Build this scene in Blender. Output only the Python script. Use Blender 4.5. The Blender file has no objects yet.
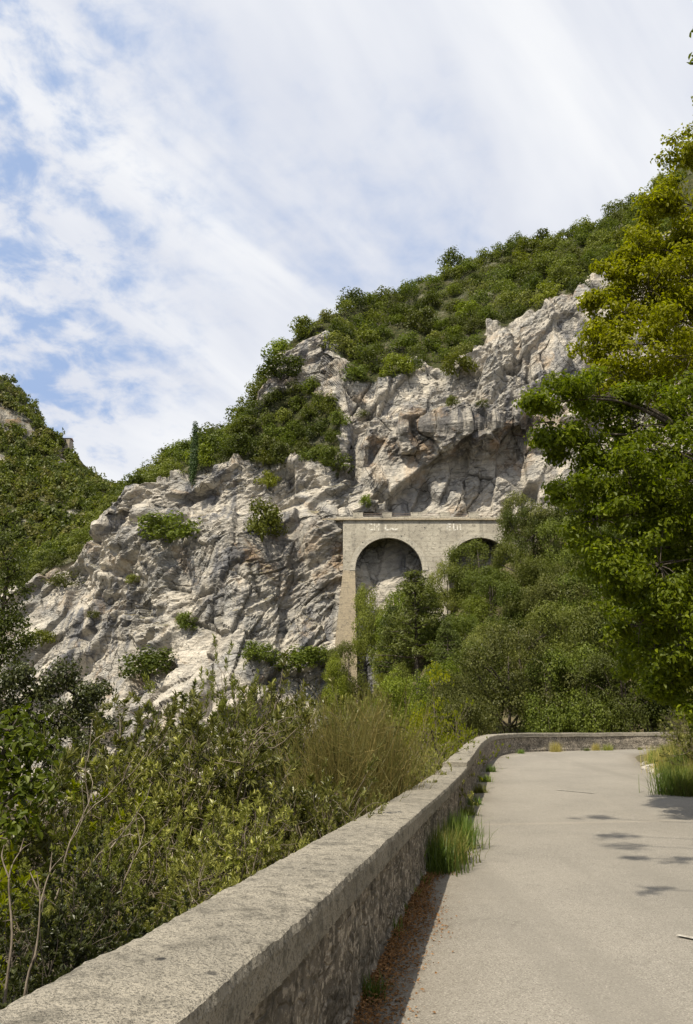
import bpy, math, random
import numpy as np
from mathutils import Vector

R = math.radians
scene = bpy.context.scene
COL = scene.collection

# ------------------------------------------------------------------ camera
F_PX, W_PX, H_PX = 760.0, 693, 1024
PITCH = math.atan((744 - 512) / F_PX)
CAM_Z = 1.6
cam_d = bpy.data.cameras.new("camera")
cam = bpy.data.objects.new("camera", cam_d)
COL.objects.link(cam)
cam.location = (0, 0, CAM_Z)
cam.rotation_euler = (math.pi / 2 + PITCH, 0, 0)
cam_d.sensor_fit = 'VERTICAL'
cam_d.sensor_height = 36.0
cam_d.lens = 36.0 * F_PX / H_PX
cam_d.clip_start = 0.05
cam_d.clip_end = 5000
scene.camera = cam


def ray(px, py):
    px = np.asarray(px, float); py = np.asarray(py, float)
    xc = (px - 346.5) / F_PX; yc = (512 - py) / F_PX
    dy = math.cos(PITCH) - yc * math.sin(PITCH)
    dz = math.sin(PITCH) + yc * math.cos(PITCH)
    return xc / dy, dz / dy


def at(px, py, Y):
    sx, sz = ray(px, py)
    return np.stack([sx * Y, np.asarray(Y, float) + 0 * sx, CAM_Z + sz * Y], -1)


# ------------------------------------------------------------------ noise
def _h(ix, iy, iz, seed):
    h = (ix * 374761393 + iy * 668265263 + iz * 2147483647 + seed * 1274126177) & 0xFFFFFFFF
    h = ((h ^ (h >> 13)) * 1274126177) & 0xFFFFFFFF
    h = ((h ^ (h >> 16)) * 2246822519) & 0xFFFFFFFF
    h = h ^ (h >> 15)
    return (h & 0xFFFFFF) / float(0xFFFFFF)


def vnoise(p, seed=0):
    p = np.asarray(p, float)
    i = np.floor(p).astype(np.int64); f = p - i
    u = f * f * f * (f * (f * 6 - 15) + 10)
    r = 0
    for dx in (0, 1):
        for dy in (0, 1):
            for dz in (0, 1):
                w = (u[..., 0] if dx else 1 - u[..., 0]) * (u[..., 1] if dy else 1 - u[..., 1]) * (u[..., 2] if dz else 1 - u[..., 2])
                r = r + w * _h(i[..., 0] + dx, i[..., 1] + dy, i[..., 2] + dz, seed)
    return r * 2 - 1


def fbm(p, octv=4, seed=0, gain=.5):
    a, s, r = 1.0, 0.0, 0
    p = np.asarray(p, float)
    for o in range(octv):
        r = r + a * vnoise(p * (2.03 ** o) + 17.3 * o, seed + o); s += a; a *= gain
    return r / s


def facets(p, seed, flat=.5, sharp=42.):
    """Blocky displacement: each Voronoi cell has its own offset and its own tilt; also how near a crack is."""
    i = np.floor(p).astype(np.int64)
    best = np.full(len(p), 9e9); second = np.full(len(p), 9e9); val = np.zeros(len(p)); ws = np.zeros(len(p)) + 1e-30
    for dx in (-1, 0, 1):
        for dy in (-1, 0, 1):
            for dz in (-1, 0, 1):
                cx, cy, cz = i[:, 0] + dx, i[:, 1] + dy, i[:, 2] + dz
                c = np.stack([cx + _h(cx, cy, cz, seed), cy + _h(cx, cy, cz, seed + 1), cz + _h(cx, cy, cz, seed + 2)], -1)
                dv = p - c
                d = np.sqrt((dv ** 2).sum(1))
                g = np.stack([_h(cx, cy, cz, seed + 4), _h(cx, cy, cz, seed + 5), _h(cx, cy, cz, seed + 6)], -1) * 2 - 1
                v = (_h(cx, cy, cz, seed + 3) * 2 - 1) * flat + (dv * g).sum(1)
                m = d < best
                second = np.where(m, best, np.minimum(second, d))
                best = np.where(m, d, best); w = np.exp(-sharp * d); val += w * v; ws += w
    return val / ws, second - best


# ------------------------------------------------------------------ meshes
def mesh(name, V, chunks, mat, smooth=False, attrs=None):
    me = bpy.data.meshes.new(name)
    V = np.asarray(V, np.float32).reshape(-1, 3)
    chunks = [np.asarray(c, np.int32) for c in chunks if len(c)]
    me.vertices.add(len(V)); me.vertices.foreach_set("co", V.ravel())
    loops = np.concatenate([c.ravel() for c in chunks])
    tot = np.concatenate([np.full(len(c), c.shape[1], np.int32) for c in chunks])
    me.loops.add(len(loops)); me.loops.foreach_set("vertex_index", loops)
    me.polygons.add(len(tot))
    me.polygons.foreach_set("loop_start", np.concatenate([[0], np.cumsum(tot)[:-1]]).astype(np.int32))
    me.polygons.foreach_set("loop_total", tot)
    me.polygons.foreach_set("use_smooth", np.full(len(tot), smooth))
    me.update(calc_edges=True)
    for k, v in (attrs or {}).items():
        a = me.attributes.new(k, 'FLOAT', 'POINT'); a.data.foreach_set("value", np.asarray(v, np.float32))
    me.validate()
    if mat: me.materials.append(mat)
    return me


def link(name, me, parent=None, loc=None):
    o = bpy.data.objects.new(name, me); COL.objects.link(o)
    if parent: o.parent = parent
    if loc is not None: o.location = loc
    return o


def empty(name, loc=(0, 0, 0)):
    o = bpy.data.objects.new(name, None); COL.objects.link(o); o.location = loc
    o.empty_display_size = .2
    return o


def tag(o, label=None, cat=None, group=None, kind=None):
    if label: o["label"] = label
    if cat: o["category"] = cat
    if group: o["group"] = group
    if kind: o["kind"] = kind
    return o


def grid_faces(nr, nc):
    a = np.arange(nr * nc).reshape(nr, nc)
    return np.stack([a[:-1, :-1], a[:-1, 1:], a[1:, 1:], a[1:, :-1]], -1).reshape(-1, 4)


def norm(v):
    return v / np.maximum(np.linalg.norm(v, axis=-1, keepdims=True), 1e-9)


class Geo:
    def __init__(s): s.V = []; s.F = {}; s.n = 0
    def add(s, V, F):
        V = np.asarray(V, float).reshape(-1, 3); F = np.asarray(F)
        s.F.setdefault(F.shape[1], []).append(F + s.n); s.V.append(V); s.n += len(V)
    def mesh(s, name, mat, smooth=False):
        return mesh(name, np.concatenate(s.V), [np.concatenate(f) for f in s.F.values()], mat, smooth)


def leaf_geo(P, D, N, L, Wd, kind='quad', fold=.18, droop=.12):
    D = norm(D); S = norm(np.cross(D, N)); N = np.cross(S, D)
    L = np.broadcast_to(np.asarray(L, float), (len(P),))[:, None]; Wd = np.broadcast_to(np.asarray(Wd, float), (len(P),))[:, None]
    if kind == 'quad':
        v = np.stack([P, P + D * L * .5 + S * Wd * .5 + N * Wd * fold, P + D * L - N * L * droop, P + D * L * .5 - S * Wd * .5 + N * Wd * fold], 1)
        b = np.arange(len(P))[:, None] * 4
        f = np.concatenate([b + [0, 1, 2], b + [0, 2, 3]])
        return v.reshape(-1, 3), f
    v = np.stack([P, P + D * L * .3 + S * Wd * .45 + N * Wd * fold, P + D * L * .68 + S * Wd * .38 + N * (Wd * fold - L * droop * .4),
                  P + D * L - N * L * droop, P + D * L * .68 - S * Wd * .38 + N * (Wd * fold - L * droop * .4), P + D * L * .3 - S * Wd * .45 + N * Wd * fold], 1)
    b = np.arange(len(P))[:, None] * 6
    f = np.concatenate([b + [0, 1, 2, 3], b + [0, 3, 4, 5]])
    return v.reshape(-1, 3), f


def tube(geo, pts, rad, sides=6):
    pts = np.asarray(pts, float); n = len(pts)
    rad = np.broadcast_to(np.asarray(rad, float), (n,))
    T = norm(np.gradient(pts, axis=0))
    up = np.where(np.abs(T[:, 2:3]) > .9, [[1., 0, 0]], [[0, 0, 1.]])
    A = norm(np.cross(T, up)); B = np.cross(T, A)
    a = np.arange(sides) * 2 * math.pi / sides
    V = pts[:, None] + rad[:, None, None] * (A[:, None] * np.cos(a)[None, :, None] + B[:, None] * np.sin(a)[None, :, None])
    i = np.arange(n * sides).reshape(n, sides); j = np.roll(i, -1, 1)
    geo.add(V, np.stack([i[:-1], j[:-1], j[1:], i[1:]], -1).reshape(-1, 4))


def box(geo, c, s, rot=0):
    c = np.asarray(c, float); s = np.asarray(s, float) / 2
    v = np.array([[x, y, z] for z in (-1, 1) for y in (-1, 1) for x in (-1, 1)], float) * s
    if rot:
        cr, sr = math.cos(rot), math.sin(rot)
        v[:, :2] = np.stack([v[:, 0] * cr - v[:, 1] * sr, v[:, 0] * sr + v[:, 1] * cr], 1)
    geo.add(v + c, [[0, 2, 3, 1], [4, 5, 7, 6], [0, 1, 5, 4], [2, 6, 7, 3], [0, 4, 6, 2], [1, 3, 7, 5]])


# ------------------------------------------------------------------ materials
class NT:
    def __init__(s, name):
        s.m = bpy.data.materials.new(name); s.m.use_nodes = True
        s.t = s.m.node_tree; s.t.nodes.clear()
        s.out = s.t.nodes.new("ShaderNodeOutputMaterial")
    def n(s, typ, **kw):
        nd = s.t.nodes.new(typ)
        for k, v in kw.items(): setattr(nd, k, v)
        return nd
    def put(s, nd, inp, v):
        if v is None: return
        sock = nd.inputs[inp]
        if hasattr(v, 'is_output') or isinstance(v, bpy.types.NodeSocket): s.t.links.new(v, sock)
        else:
            if isinstance(v, tuple) and len(v) == 3 and sock.type == 'RGBA': v = (*v, 1)
            sock.default_value = v
    def mix(s, a, b, f, mode='MIX'):
        nd = s.n("ShaderNodeMix", data_type='RGBA', blend_type=mode)
        s.put(nd, 0, f); s.put(nd, 6, a); s.put(nd, 7, b); return nd.outputs[2]
    def math(s, op, a, b=None, clamp=False):
        nd = s.n("ShaderNodeMath", operation=op, use_clamp=clamp); s.put(nd, 0, a); s.put(nd, 1, b); return nd.outputs[0]
    def ramp(s, f, lo, hi, a=0., b=1.):
        nd = s.n("ShaderNodeMapRange", interpolation_type='SMOOTHSTEP'); s.put(nd, 0, f); s.put(nd, 1, lo); s.put(nd, 2, hi); s.put(nd, 3, a); s.put(nd, 4, b); return nd.outputs[0]
    def coord(s, scale=(1, 1, 1), rot=(0, 0, 0)):
        tc = s.n("ShaderNodeTexCoord"); mp = s.n("ShaderNodeMapping"); s.t.links.new(tc.outputs['Object'], mp.inputs[0])
        mp.inputs['Scale'].default_value = scale; mp.inputs['Rotation'].default_value = rot; return mp.outputs[0]
    def noise(s, vec, scale, detail=4, rough=.55, dist=0):
        nd = s.n("ShaderNodeTexNoise"); s.put(nd, 'Vector', vec); s.put(nd, 'Scale', scale); s.put(nd, 'Detail', detail); s.put(nd, 'Roughness', rough); s.put(nd, 'Distortion', dist); return nd.outputs[0]
    def voro(s, vec, scale, feat='F1', out='Distance'):
        nd = s.n("ShaderNodeTexVoronoi", feature=feat); s.put(nd, 'Vector', vec); s.put(nd, 'Scale', scale); return nd.outputs[out]
    def bump(s, h, strength, dist, nrm=None):
        nd = s.n("ShaderNodeBump"); s.put(nd, 'Strength', strength); s.put(nd, 'Distance', dist); s.put(nd, 'Height', h)
        if nrm is not None: s.put(nd, 'Normal', nrm)
        return nd.outputs[0]
    def attr(s, name):
        return s.n("ShaderNodeAttribute", attribute_name=name).outputs['Fac']
    def bsdf(s, col, rough=.85, nrm=None, spec=.25):
        nd = s.n("ShaderNodeBsdfPrincipled"); s.put(nd, 'Base Color', col); s.put(nd, 'Roughness', rough); s.put(nd, 'Specular IOR Level', spec)
        if nrm is not None: s.put(nd, 'Normal', nrm)
        return nd.outputs[0]
    def done(s, sh):
        s.t.links.new(sh, s.out.inputs[0]); return s.m


def leaf_mat(name, c1, c2, c3, trans=.32, rough=.5, spec=.25, tt=(1.5, 1.6, .7), vary=True):
    t = NT(name)
    rnd = t.n("ShaderNodeNewGeometry").outputs['Random Per Island']
    orn = t.n("ShaderNodeObjectInfo").outputs['Random']
    c = t.mix(c1, c2, t.ramp(rnd, 0, 1, .18, .82))
    c = t.mix(c, c3, t.math('MULTIPLY', t.ramp(orn, .25, 1.0), .65))
    c = t.mix(c, tuple(min(1, x * 1.8) for x in c2), t.ramp(rnd, .93, .97, 0, .5))
    hs = t.n("ShaderNodeHueSaturation"); t.put(hs, 'Color', c); t.put(hs, 'Value', t.ramp(t.math('FRACT', t.math('MULTIPLY', orn, 7.31)), 0, 1, .62, 1.3) if vary else 1.); t.put(hs, 'Saturation', 1.1); c = hs.outputs[0]
    tr = t.n("ShaderNodeBsdfTranslucent"); t.put(tr, 0, t.mix(c, (*tt, 1), 1.0, 'MULTIPLY'))
    mx = t.n("ShaderNodeMixShader"); t.put(mx, 0, trans); t.put(mx, 1, t.bsdf(c, rough, spec=spec)); t.put(mx, 2, tr.outputs[0])
    return t.done(mx.outputs[0])


def bark_mat(name, c1, c2, scale=12):
    t = NT(name)
    co = t.coord((1, 1, .25)); n = t.noise(co, scale, 5, .65)
    return t.done(t.bsdf(t.mix(c1, c2, t.ramp(n, .35, .65)), .9, t.bump(n, .6, .02)))


M = {}
M['leaf_oak'] = leaf_mat('leaf_oak', (.050, .070, .014), (.118, .138, .030), (.13, .138, .036))
M['leaf_olive'] = leaf_mat('leaf_olive', (.08, .092, .024), (.165, .168, .052), (.12, .138, .025))
M['leaf_green'] = leaf_mat('leaf_green', (.075, .105, .014), (.14, .165, .028), (.15, .15, .03))
M['leaf_yellow'] = leaf_mat('leaf_yellow', (.11, .145, .013), (.225, .228, .022), (.2, .195, .02), trans=.48, vary=False)
M['leaf_deep'] = leaf_mat('leaf_deep', (.060, .090, .011), (.155, .178, .02), (.12, .14, .016), trans=.46, vary=False)
M['leaf_shrub'] = leaf_mat('leaf_shrub', (.075, .088, .016), (.29, .28, .10), (.16, .16, .045), trans=.28, rough=.38, spec=.4)
M['leaf_dark'] = leaf_mat('leaf_dark', (.038, .048, .015), (.085, .092, .03), (.07, .08, .024), trans=.22, rough=.4, spec=.4)
M['wood_dark'] = leaf_mat('wood_dark', (.05, .066, .016), (.10, .112, .03), (.075, .09, .02), vary=False)
M['wood_olive'] = leaf_mat('wood_olive', (.09, .092, .028), (.16, .15, .055), (.12, .12, .04), vary=False)
M['wood_green'] = leaf_mat('wood_green', (.085, .105, .02), (.15, .165, .034), (.12, .13, .03), vary=False)
M['needle'] = leaf_mat('needle', (.06, .085, .02), (.11, .13, .035), (.1, .1, .03))
M['cypress'] = leaf_mat('cypress', (.022, .042, .012), (.045, .068, .018), (.035, .05, .014), trans=.12)
M['broom'] = leaf_mat('broom', (.14, .165, .042), (.34, .265, .11), (.22, .205, .075), trans=.25)
M['straw'] = leaf_mat('straw', (.19, .175, .06), (.36, .3, .13), (.26, .24, .085), trans=.3)
M['grass'] = leaf_mat('grass', (.07, .12, .025), (.14, .18, .05), (.2, .18, .06), trans=.35)
M['dead_leaf'] = leaf_mat('dead_leaf', (.11, .06, .03), (.24, .14, .07), (.2, .12, .06), trans=.1, rough=.8)
M['bark'] = bark_mat('bark', (.05, .04, .03), (.12, .1, .08))
M['bark_pale'] = bark_mat('bark_pale', (.14, .11, .08), (.27, .23, .18), 25)
M['twig'] = bark_mat('twig', (.095, .075, .055), (.2, .165, .125), 25)


def rock_mat():
    t = NT('limestone')
    co = t.coord()
    big = t.noise(co, .055, 4, .6, .6); mid = t.noise(co, .22, 6, .65, .5); fine = t.noise(co, 1.6, 7, .68)
    strk = t.noise(t.coord((.5, .5, .06)), 1.0, 6, .62, .6)
    strata = t.noise(t.coord((.22, .6, 1.5), (0, R(-34), 0)), 1.0, 7, .68, .9)
    col = t.mix((.67, .61, .515), (.41, .395, .365), t.ramp(mid, .43, .62))
    col = t.mix(col, (.75, .695, .60), t.ramp(fine, .5, .7, 0, .7))
    col = t.mix(col, (.22, .22, .23), t.math('MULTIPLY', t.ramp(strk, .45, .60), t.ramp(big, .42, .58, .15, 1.)))
    col = t.mix(col, (.27, .25, .22), t.ramp(strata, .55, .66, 0, .65))
    wv = t.n("ShaderNodeTexNoise"); t.put(wv, 'Vector', co); t.put(wv, 'Scale', .5); t.put(wv, 'Detail', 5.)
    sc_ = t.n("ShaderNodeVectorMath", operation='SCALE'); t.t.links.new(wv.outputs[1], sc_.inputs[0]); sc_.inputs['Scale'].default_value = 2.0
    edges = []
    for sc3, rt, ww in (((.26, .3, .62), R(-36), .035), ((.75, .8, 1.7), R(-30), .06), ((.35, .35, .22), R(28), .03)):
        ad = t.n("ShaderNodeVectorMath", operation='ADD'); t.put(ad, 0, co); t.t.links.new(sc_.outputs[0], ad.inputs[1])
        mp = t.n("ShaderNodeMapping"); t.t.links.new(ad.outputs[0], mp.inputs[0]); mp.inputs['Scale'].default_value = sc3; mp.inputs['Rotation'].default_value = (0, rt, 0)
        edges.append(t.ramp(t.voro(mp.outputs[0], 1.0, 'DISTANCE_TO_EDGE'), 0, ww, 1, 0))
        cc = t.n("ShaderNodeSeparateColor"); t.put(cc, 0, t.voro(mp.outputs[0], 1.0, 'F1', 'Color'))
        col = t.mix(col, t.mix(col, (.45, .45, .46), 1., 'MULTIPLY'), t.math('MULTIPLY', cc.outputs[0], .26))
    lines = t.math('MAXIMUM', t.math('MULTIPLY', edges[0], t.ramp(mid, .47, .58)), t.math('MAXIMUM', t.math('MULTIPLY', edges[1], t.ramp(fine, .50, .62, 0, .7)), t.math('MULTIPLY', edges[2], t.ramp(big, .45, .6, 0, .8))))
    col = t.mix(col, (.07, .065, .058), t.math('MULTIPLY', lines, .6))
    st = t.attr('stain_shade')
    col = t.mix(col, (.115, .11, .11), t.math('MULTIPLY', st, t.ramp(t.math('ADD', t.math('MULTIPLY', strk, .6), t.math('MULTIPLY', fine, .4)), .42, .54, .15, .9)))
    col = t.mix(col, (.46, .30, .17), t.math('MULTIPLY', st, t.ramp(mid, .52, .64, 0, .55)))
    och = t.noise(co, .15, 6, .68, .8)
    col = t.mix(col, (.48, .33, .19), t.math('MULTIPLY', t.ramp(och, .54, .68, 0, .5), t.ramp(fine, .3, .6, .3, 1)))
    crk = t.attr('crack')
    col = t.mix(col, (.09, .085, .075), t.math('MULTIPLY', crk, t.ramp(fine, .3, .6, .4, .9)))
    soil = t.attr('soil')
    gz = t.n("ShaderNodeSeparateXYZ"); t.put(gz, 0, t.n("ShaderNodeNewGeometry").outputs['Normal'])
    led = t.math('MULTIPLY', t.ramp(gz.outputs[2], .62, .86), t.ramp(mid, .42, .6))
    grass = t.mix((.11, .105, .04), (.25, .2, .1), t.ramp(fine, .35, .65))
    col = t.mix(col, grass, t.math('MULTIPLY', led, .8))
    col = t.mix(col, t.mix((.045, .055, .02), (.10, .092, .042), t.ramp(fine, .4, .65)), t.math('MULTIPLY', soil, t.ramp(mid, .25, .5, .5, 1)))
    h = t.math('SUBTRACT', t.math('ADD', t.math('MULTIPLY', fine, .8), t.math('MULTIPLY', strata, .9)), t.math('MULTIPLY', lines, .5))
    return t.done(t.bsdf(col, .95, t.bump(h, 1.0, .6), .1))


M['rock'] = rock_mat()


def concrete_mat(name, a, b, dark, scale=1.0, streak=True):
    t = NT(name)
    co = t.coord(); n1 = t.noise(co, 1.2 * scale, 5, .6); n2 = t.noise(co, 9 * scale, 5, .7); n3 = t.noise(co, 70 * scale, 3, .7)
    col = t.mix(a, b, t.ramp(n1, .35, .65)); col = t.mix(col, dark, t.ramp(n2, .5, .66, 0, .7))
    col = t.mix(col, dark, t.ramp(n3, .5, .62, 0, .75))
    if streak:
        s = t.noise(t.coord((1.6 * scale, 1.6 * scale, .16 * scale)), 1.5, 4, .6)
        col = t.mix(col, dark, t.ramp(s, .55, .7, 0, .5))
    sp = t.voro(co, 5 * scale); col = t.mix(col, (.05, .048, .045), t.math('MULTIPLY', t.ramp(sp, .07, .15, 1, 0), t.ramp(n1, .45, .6)))
    h = t.math('ADD', n3, t.math('MULTIPLY', n2, 1.5))
    return t.done(t.bsdf(col, .92, t.bump(h, 1.0, .02 / scale), .15))


M['coping'] = concrete_mat('coping_concrete', (.35, .315, .255), (.27, .245, .2), (.10, .092, .075))
M['viaduct'] = concrete_mat('viaduct_concrete', (.52, .475, .385), (.38, .345, .28), (.15, .14, .12), .25)
M['ring'] = concrete_mat('arch_ring_concrete', (.58, .53, .43), (.44, .405, .335), (.22, .205, .17), .25)
M['pier'] = concrete_mat('pier_concrete', (.43, .355, .245), (.36, .30, .215), (.2, .175, .135), .25)
for k_ in ('viaduct', 'ring', 'pier'):                       # board and block courses
    t = NT.__new__(NT); t.m = M[k_]; t.t = t.m.node_tree
    b_ = [n_ for n_ in t.t.nodes if n_.type == 'BSDF_PRINCIPLED'][0]; old = b_.inputs['Base Color'].links[0].from_socket
    z_ = t.n("ShaderNodeSeparateXYZ"); t.put(z_, 0, t.coord()); fr = t.math('FRACT', t.math('MULTIPLY', z_.outputs[2], 1.45))
    t.put(b_, 'Base Color', t.mix(old, (.2, .17, .13), t.ramp(fr, .04, .1, .55, 0)))
M['plaster'] = concrete_mat('ruin_plaster', (.36, .31, .25), (.3, .26, .2), (.18, .16, .13), .2)


def stone_wall_mat():
    t = NT('rubble_masonry')
    co = t.coord((1, 1, 1.5)); wob = t.noise(co, 3, 3, .6)
    v = t.n("ShaderNodeVectorMath", operation='ADD'); t.put(v, 0, co)
    vm = t.n("ShaderNodeVectorMath", operation='SCALE'); nn = t.n("ShaderNodeTexNoise"); t.put(nn, 'Vector', co); t.put(nn, 'Scale', 4.); t.t.links.new(nn.outputs[1], vm.inputs[0]); vm.inputs['Scale'].default_value = .22
    t.t.links.new(vm.outputs[0], v.inputs[1])
    edge = t.voro(v.outputs[0], 4.2, 'DISTANCE_TO_EDGE'); cell = t.voro(v.outputs[0], 4.2, 'F1', 'Color')
    f = t.noise(co, 13, 6, .72); n1 = t.noise(co, 2.0, 4, .6)
    sep = t.n("ShaderNodeSeparateColor"); t.put(sep, 0, cell)
    col = t.mix((.26, .225, .18), (.13, .115, .095), sep.outputs[0]); col = t.mix(col, (.55, .485, .40), t.ramp(f, .48, .6, 0, .85))
    col = t.mix(col, (.2, .175, .14), t.ramp(edge, .01, .05, .35, 0)); n4 = t.noise(co, 6, 5, .7)
    col = t.mix(col, (.05, .045, .038), t.ramp(n4, .5, .66, 0, .8)); col = t.mix(col, (.07, .065, .055), t.ramp(n1, .45, .7, 0, .7))
    h = t.math('ADD', t.math('MULTIPLY', t.ramp(edge, 0, .09), .45), t.math('ADD', f, n4))
    return t.done(t.bsdf(col, .95, t.bump(h, 1.0, .035), .1))


M['masonry'] = stone_wall_mat()


def asphalt_mat():
    t = NT('worn_asphalt')
    co = t.coord(); n1 = t.noise(co, .35, 4, .6); n2 = t.noise(co, 4, 5, .65); n3 = t.noise(co, 95, 3, .75); vo = t.voro(co, 120, 'F1', 'Color')
    sep = t.n("ShaderNodeSeparateColor"); t.put(sep, 0, vo)
    col = t.mix((.275, .252, .215), (.23, .212, .182), t.ramp(n1, .35, .65)); col = t.mix(col, (.215, .198, .168), t.ramp(n2, .5, .7, 0, .5))
    col = t.mix(col, (.12, .105, .085), t.ramp(sep.outputs[0], .55, 1., 0, .75)); col = t.mix(col, (.48, .44, .38), t.ramp(sep.outputs[1], .8, 1., 0, .6))
    lane = t.noise(t.coord((.9, .05, 1), (0, 0, R(-11))), 1.0, 3, .6)
    col = t.mix(col, (.205, .188, .16), t.ramp(lane, .48, .66, 0, .6))
    wv = t.n("ShaderNodeTexNoise"); t.put(wv, 'Vector', co); t.put(wv, 'Scale', 1.5); t.put(wv, 'Detail', 5.)
    ad = t.n("ShaderNodeVectorMath", operation='ADD'); t.put(ad, 0, co); sc_ = t.n("ShaderNodeVectorMath", operation='SCALE'); t.t.links.new(wv.outputs[1], sc_.inputs[0]); sc_.inputs['Scale'].default_value = .8; t.t.links.new(sc_.outputs[0], ad.inputs[1])
    ck = t.voro(ad.outputs[0], .42, 'DISTANCE_TO_EDGE'); col = t.mix(col, (.13, .12, .1), t.math('MULTIPLY', t.ramp(ck, .002, .008, .35, 0), t.ramp(n1, .48, .6)))
    col = t.mix(col, (.12, .095, .065), t.math('MULTIPLY', t.attr('dirt'), t.ramp(n2, .3, .6, .35, .95)))
    seam = t.attr('seam'); col = t.mix(col, (.40, .35, .28), t.math('MULTIPLY', seam, .26))
    return t.done(t.bsdf(col, .9, t.bump(t.math('ADD', n3, sep.outputs[0]), .8, .006), .2))


M['asphalt'] = asphalt_mat()


def soil_mat():
    t = NT('soil_and_scrub')
    co = t.coord(); n = t.noise(co, .9, 6, .7); f = t.noise(co, 12, 5, .7)
    col = t.mix((.07, .07, .03), (.14, .115, .07), t.ramp(n, .4, .62)); col = t.mix(col, (.2, .18, .14), t.ramp(f, .58, .75, 0, .7))
    return t.done(t.bsdf(col, .95, t.bump(f, .8, .05), .1))


M['soil'] = soil_mat()
t = NT('white_paint'); n = t.noise(t.coord(), 20, 5, .7); M['paint'] = t.done(t.bsdf(t.mix((.46, .43, .375), (.28, .255, .215), t.ramp(n, .4, .58)), .7))
t = NT('white_lime'); n = t.noise(t.coord(), 2.5, 5, .7); M['lime'] = t.done(t.bsdf(t.mix((.7, .67, .6), (.42, .385, .31), t.ramp(n, .4, .58)), .8))
t = NT('rusty_steel'); n = t.noise(t.coord(), 6, 4, .6); M['steel'] = t.done(t.bsdf(t.mix((.2, .19, .18), (.22, .13, .08), n), .6))
t = NT('dark_opening'); M['dark'] = t.done(t.bsdf((.03, .028, .025), .9))
t = NT('roof_tile'); n = t.noise(t.coord(), 5, 4, .6); M['tile'] = t.done(t.bsdf(t.mix((.3, .16, .1), (.2, .13, .1), n), .9))

# ------------------------------------------------------------------ road line
ctrl = np.array([(-1.95, -6, 0), (-1.2, -1.6, 0), (-.45, 2.65, 0), (-.2, 3.9, 0), (.5, 7.7, 0), (1.07, 10.7, 0), (2.0, 15, .1), (2.95, 19.5, .24), (4.55, 27.3, .58), (5.6, 32, .82),
                 (6.65, 36, 1.02), (7.6, 38.4, 1.12), (9.2, 40.6, 1.2), (11.3, 42.7, 1.24), (14.6, 45.2, 1.28), (17.6, 46.6, 1.32), (24, 48, 1.4), (34, 48, 1.5), (48, 46, 1.6)], float)


def catmull(P, n=24):
    P = np.vstack([2 * P[0] - P[1], P, 2 * P[-1] - P[-2]]); out = []
    for i in range(1, len(P) - 2):
        u = np.linspace(0, 1, n, endpoint=False)[:, None]
        a, b, c, d = P[i - 1], P[i], P[i + 1], P[i + 2]
        out.append(.5 * (2 * b + (c - a) * u + (2 * a - 5 * b + 4 * c - d) * u ** 2 + (3 * b - a - 3 * c + d) * u ** 3))
    out.append(P[-2:-1]); return np.vstack(out)


_c = catmull(ctrl); _s = np.concatenate([[0], np.cumsum(np.linalg.norm(np.diff(_c[:, :2], axis=0), axis=1))])


def line(s):
    s = np.asarray(s, float)
    p = np.stack([np.interp(s, _s, _c[:, k]) for k in range(3)], -1)
    e = .3
    q = np.stack([np.interp(s + e, _s, _c[:, k]) - np.interp(s - e, _s, _c[:, k]) for k in range(2)], -1); q = norm(q)
    return p, np.stack([q[:, 1], -q[:, 0]], -1)          # point, normal towards the road


def s_at_y(y): return float(np.interp(y, _c[:, 1][:np.argmax(_c[:, 1]) + 1], _s[:np.argmax(_c[:, 1]) + 1]))


_ls = np.linspace(0, _s[-1], 260); _lp, _ln = line(_ls)


def side(X, Y):
    """signed distance to the parapet's inner edge (positive on the road side) and road height there"""
    sh = X.shape; q = np.stack([X.ravel(), Y.ravel()], -1)
    d = np.empty(len(q)); z = np.empty(len(q))
    for a in range(0, len(q), 20000):
        b = q[a:a + 20000]; dv = b[:, None] - _lp[None, :, :2]; dd = (dv ** 2).sum(2); k = dd.argmin(1)
        r = np.arange(len(b)); sg = (dv[r, k] * _ln[k]).sum(1)
        d[a:a + 20000] = np.sqrt(dd[r, k]) * np.sign(sg); z[a:a + 20000] = _lp[k, 2]
    return d.reshape(sh), z.reshape(sh)


def ground(X, Y):
    X = np.asarray(X, float); Y = np.asarray(Y, float)
    d, zr = side(X, Y)
    lift = np.clip(6 + .75 * np.clip(X, -40, 26), -8, 26)
    zh = np.where(Y > 46, -2.5 + np.clip(Y - 46, 0, 52) / 42 * lift, -2.5 - (46 - Y) * .4)
    o = -d - .6
    near = zr - .2 - .16 * np.clip(o, 0, 4.5) - .42 * np.clip(o - 4.5, 0, 30) - .5 * np.clip(o - .1, 0, .6)
    out = np.maximum(near, np.maximum(zh, -22)) + .35 * fbm(np.stack([X * .35, Y * .35, 0 * X], -1), 3, 5)
    bank = zr - .05 + .55 * np.clip(d - 6.3, 0, 40) + .25 * np.clip(d - 6.6, 0, 1) * fbm(np.stack([X * .5, Y * .5, 0 * X], -1), 3, 9)
    g = np.where(d > 0, bank, out)
    g = np.where((d <= 0) & (d > -.62), zr - .3, g)
    return g


u = np.linspace(-1, 1, 300); gx = np.sinh(u * 4.2) / math.sinh(4.2) * 320 + 3
v = np.linspace(-.55, 1, 300); gy = np.sinh(v * 4.2) / math.sinh(4.2) * 460 + 10
GX, GY = np.meshgrid(gx, gy); GZ = ground(GX, GY)
tag(link('ground', mesh('ground', np.stack([GX, GY, GZ], -1), [grid_faces(300, 300)], M['soil'], True)), kind='structure')

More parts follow.
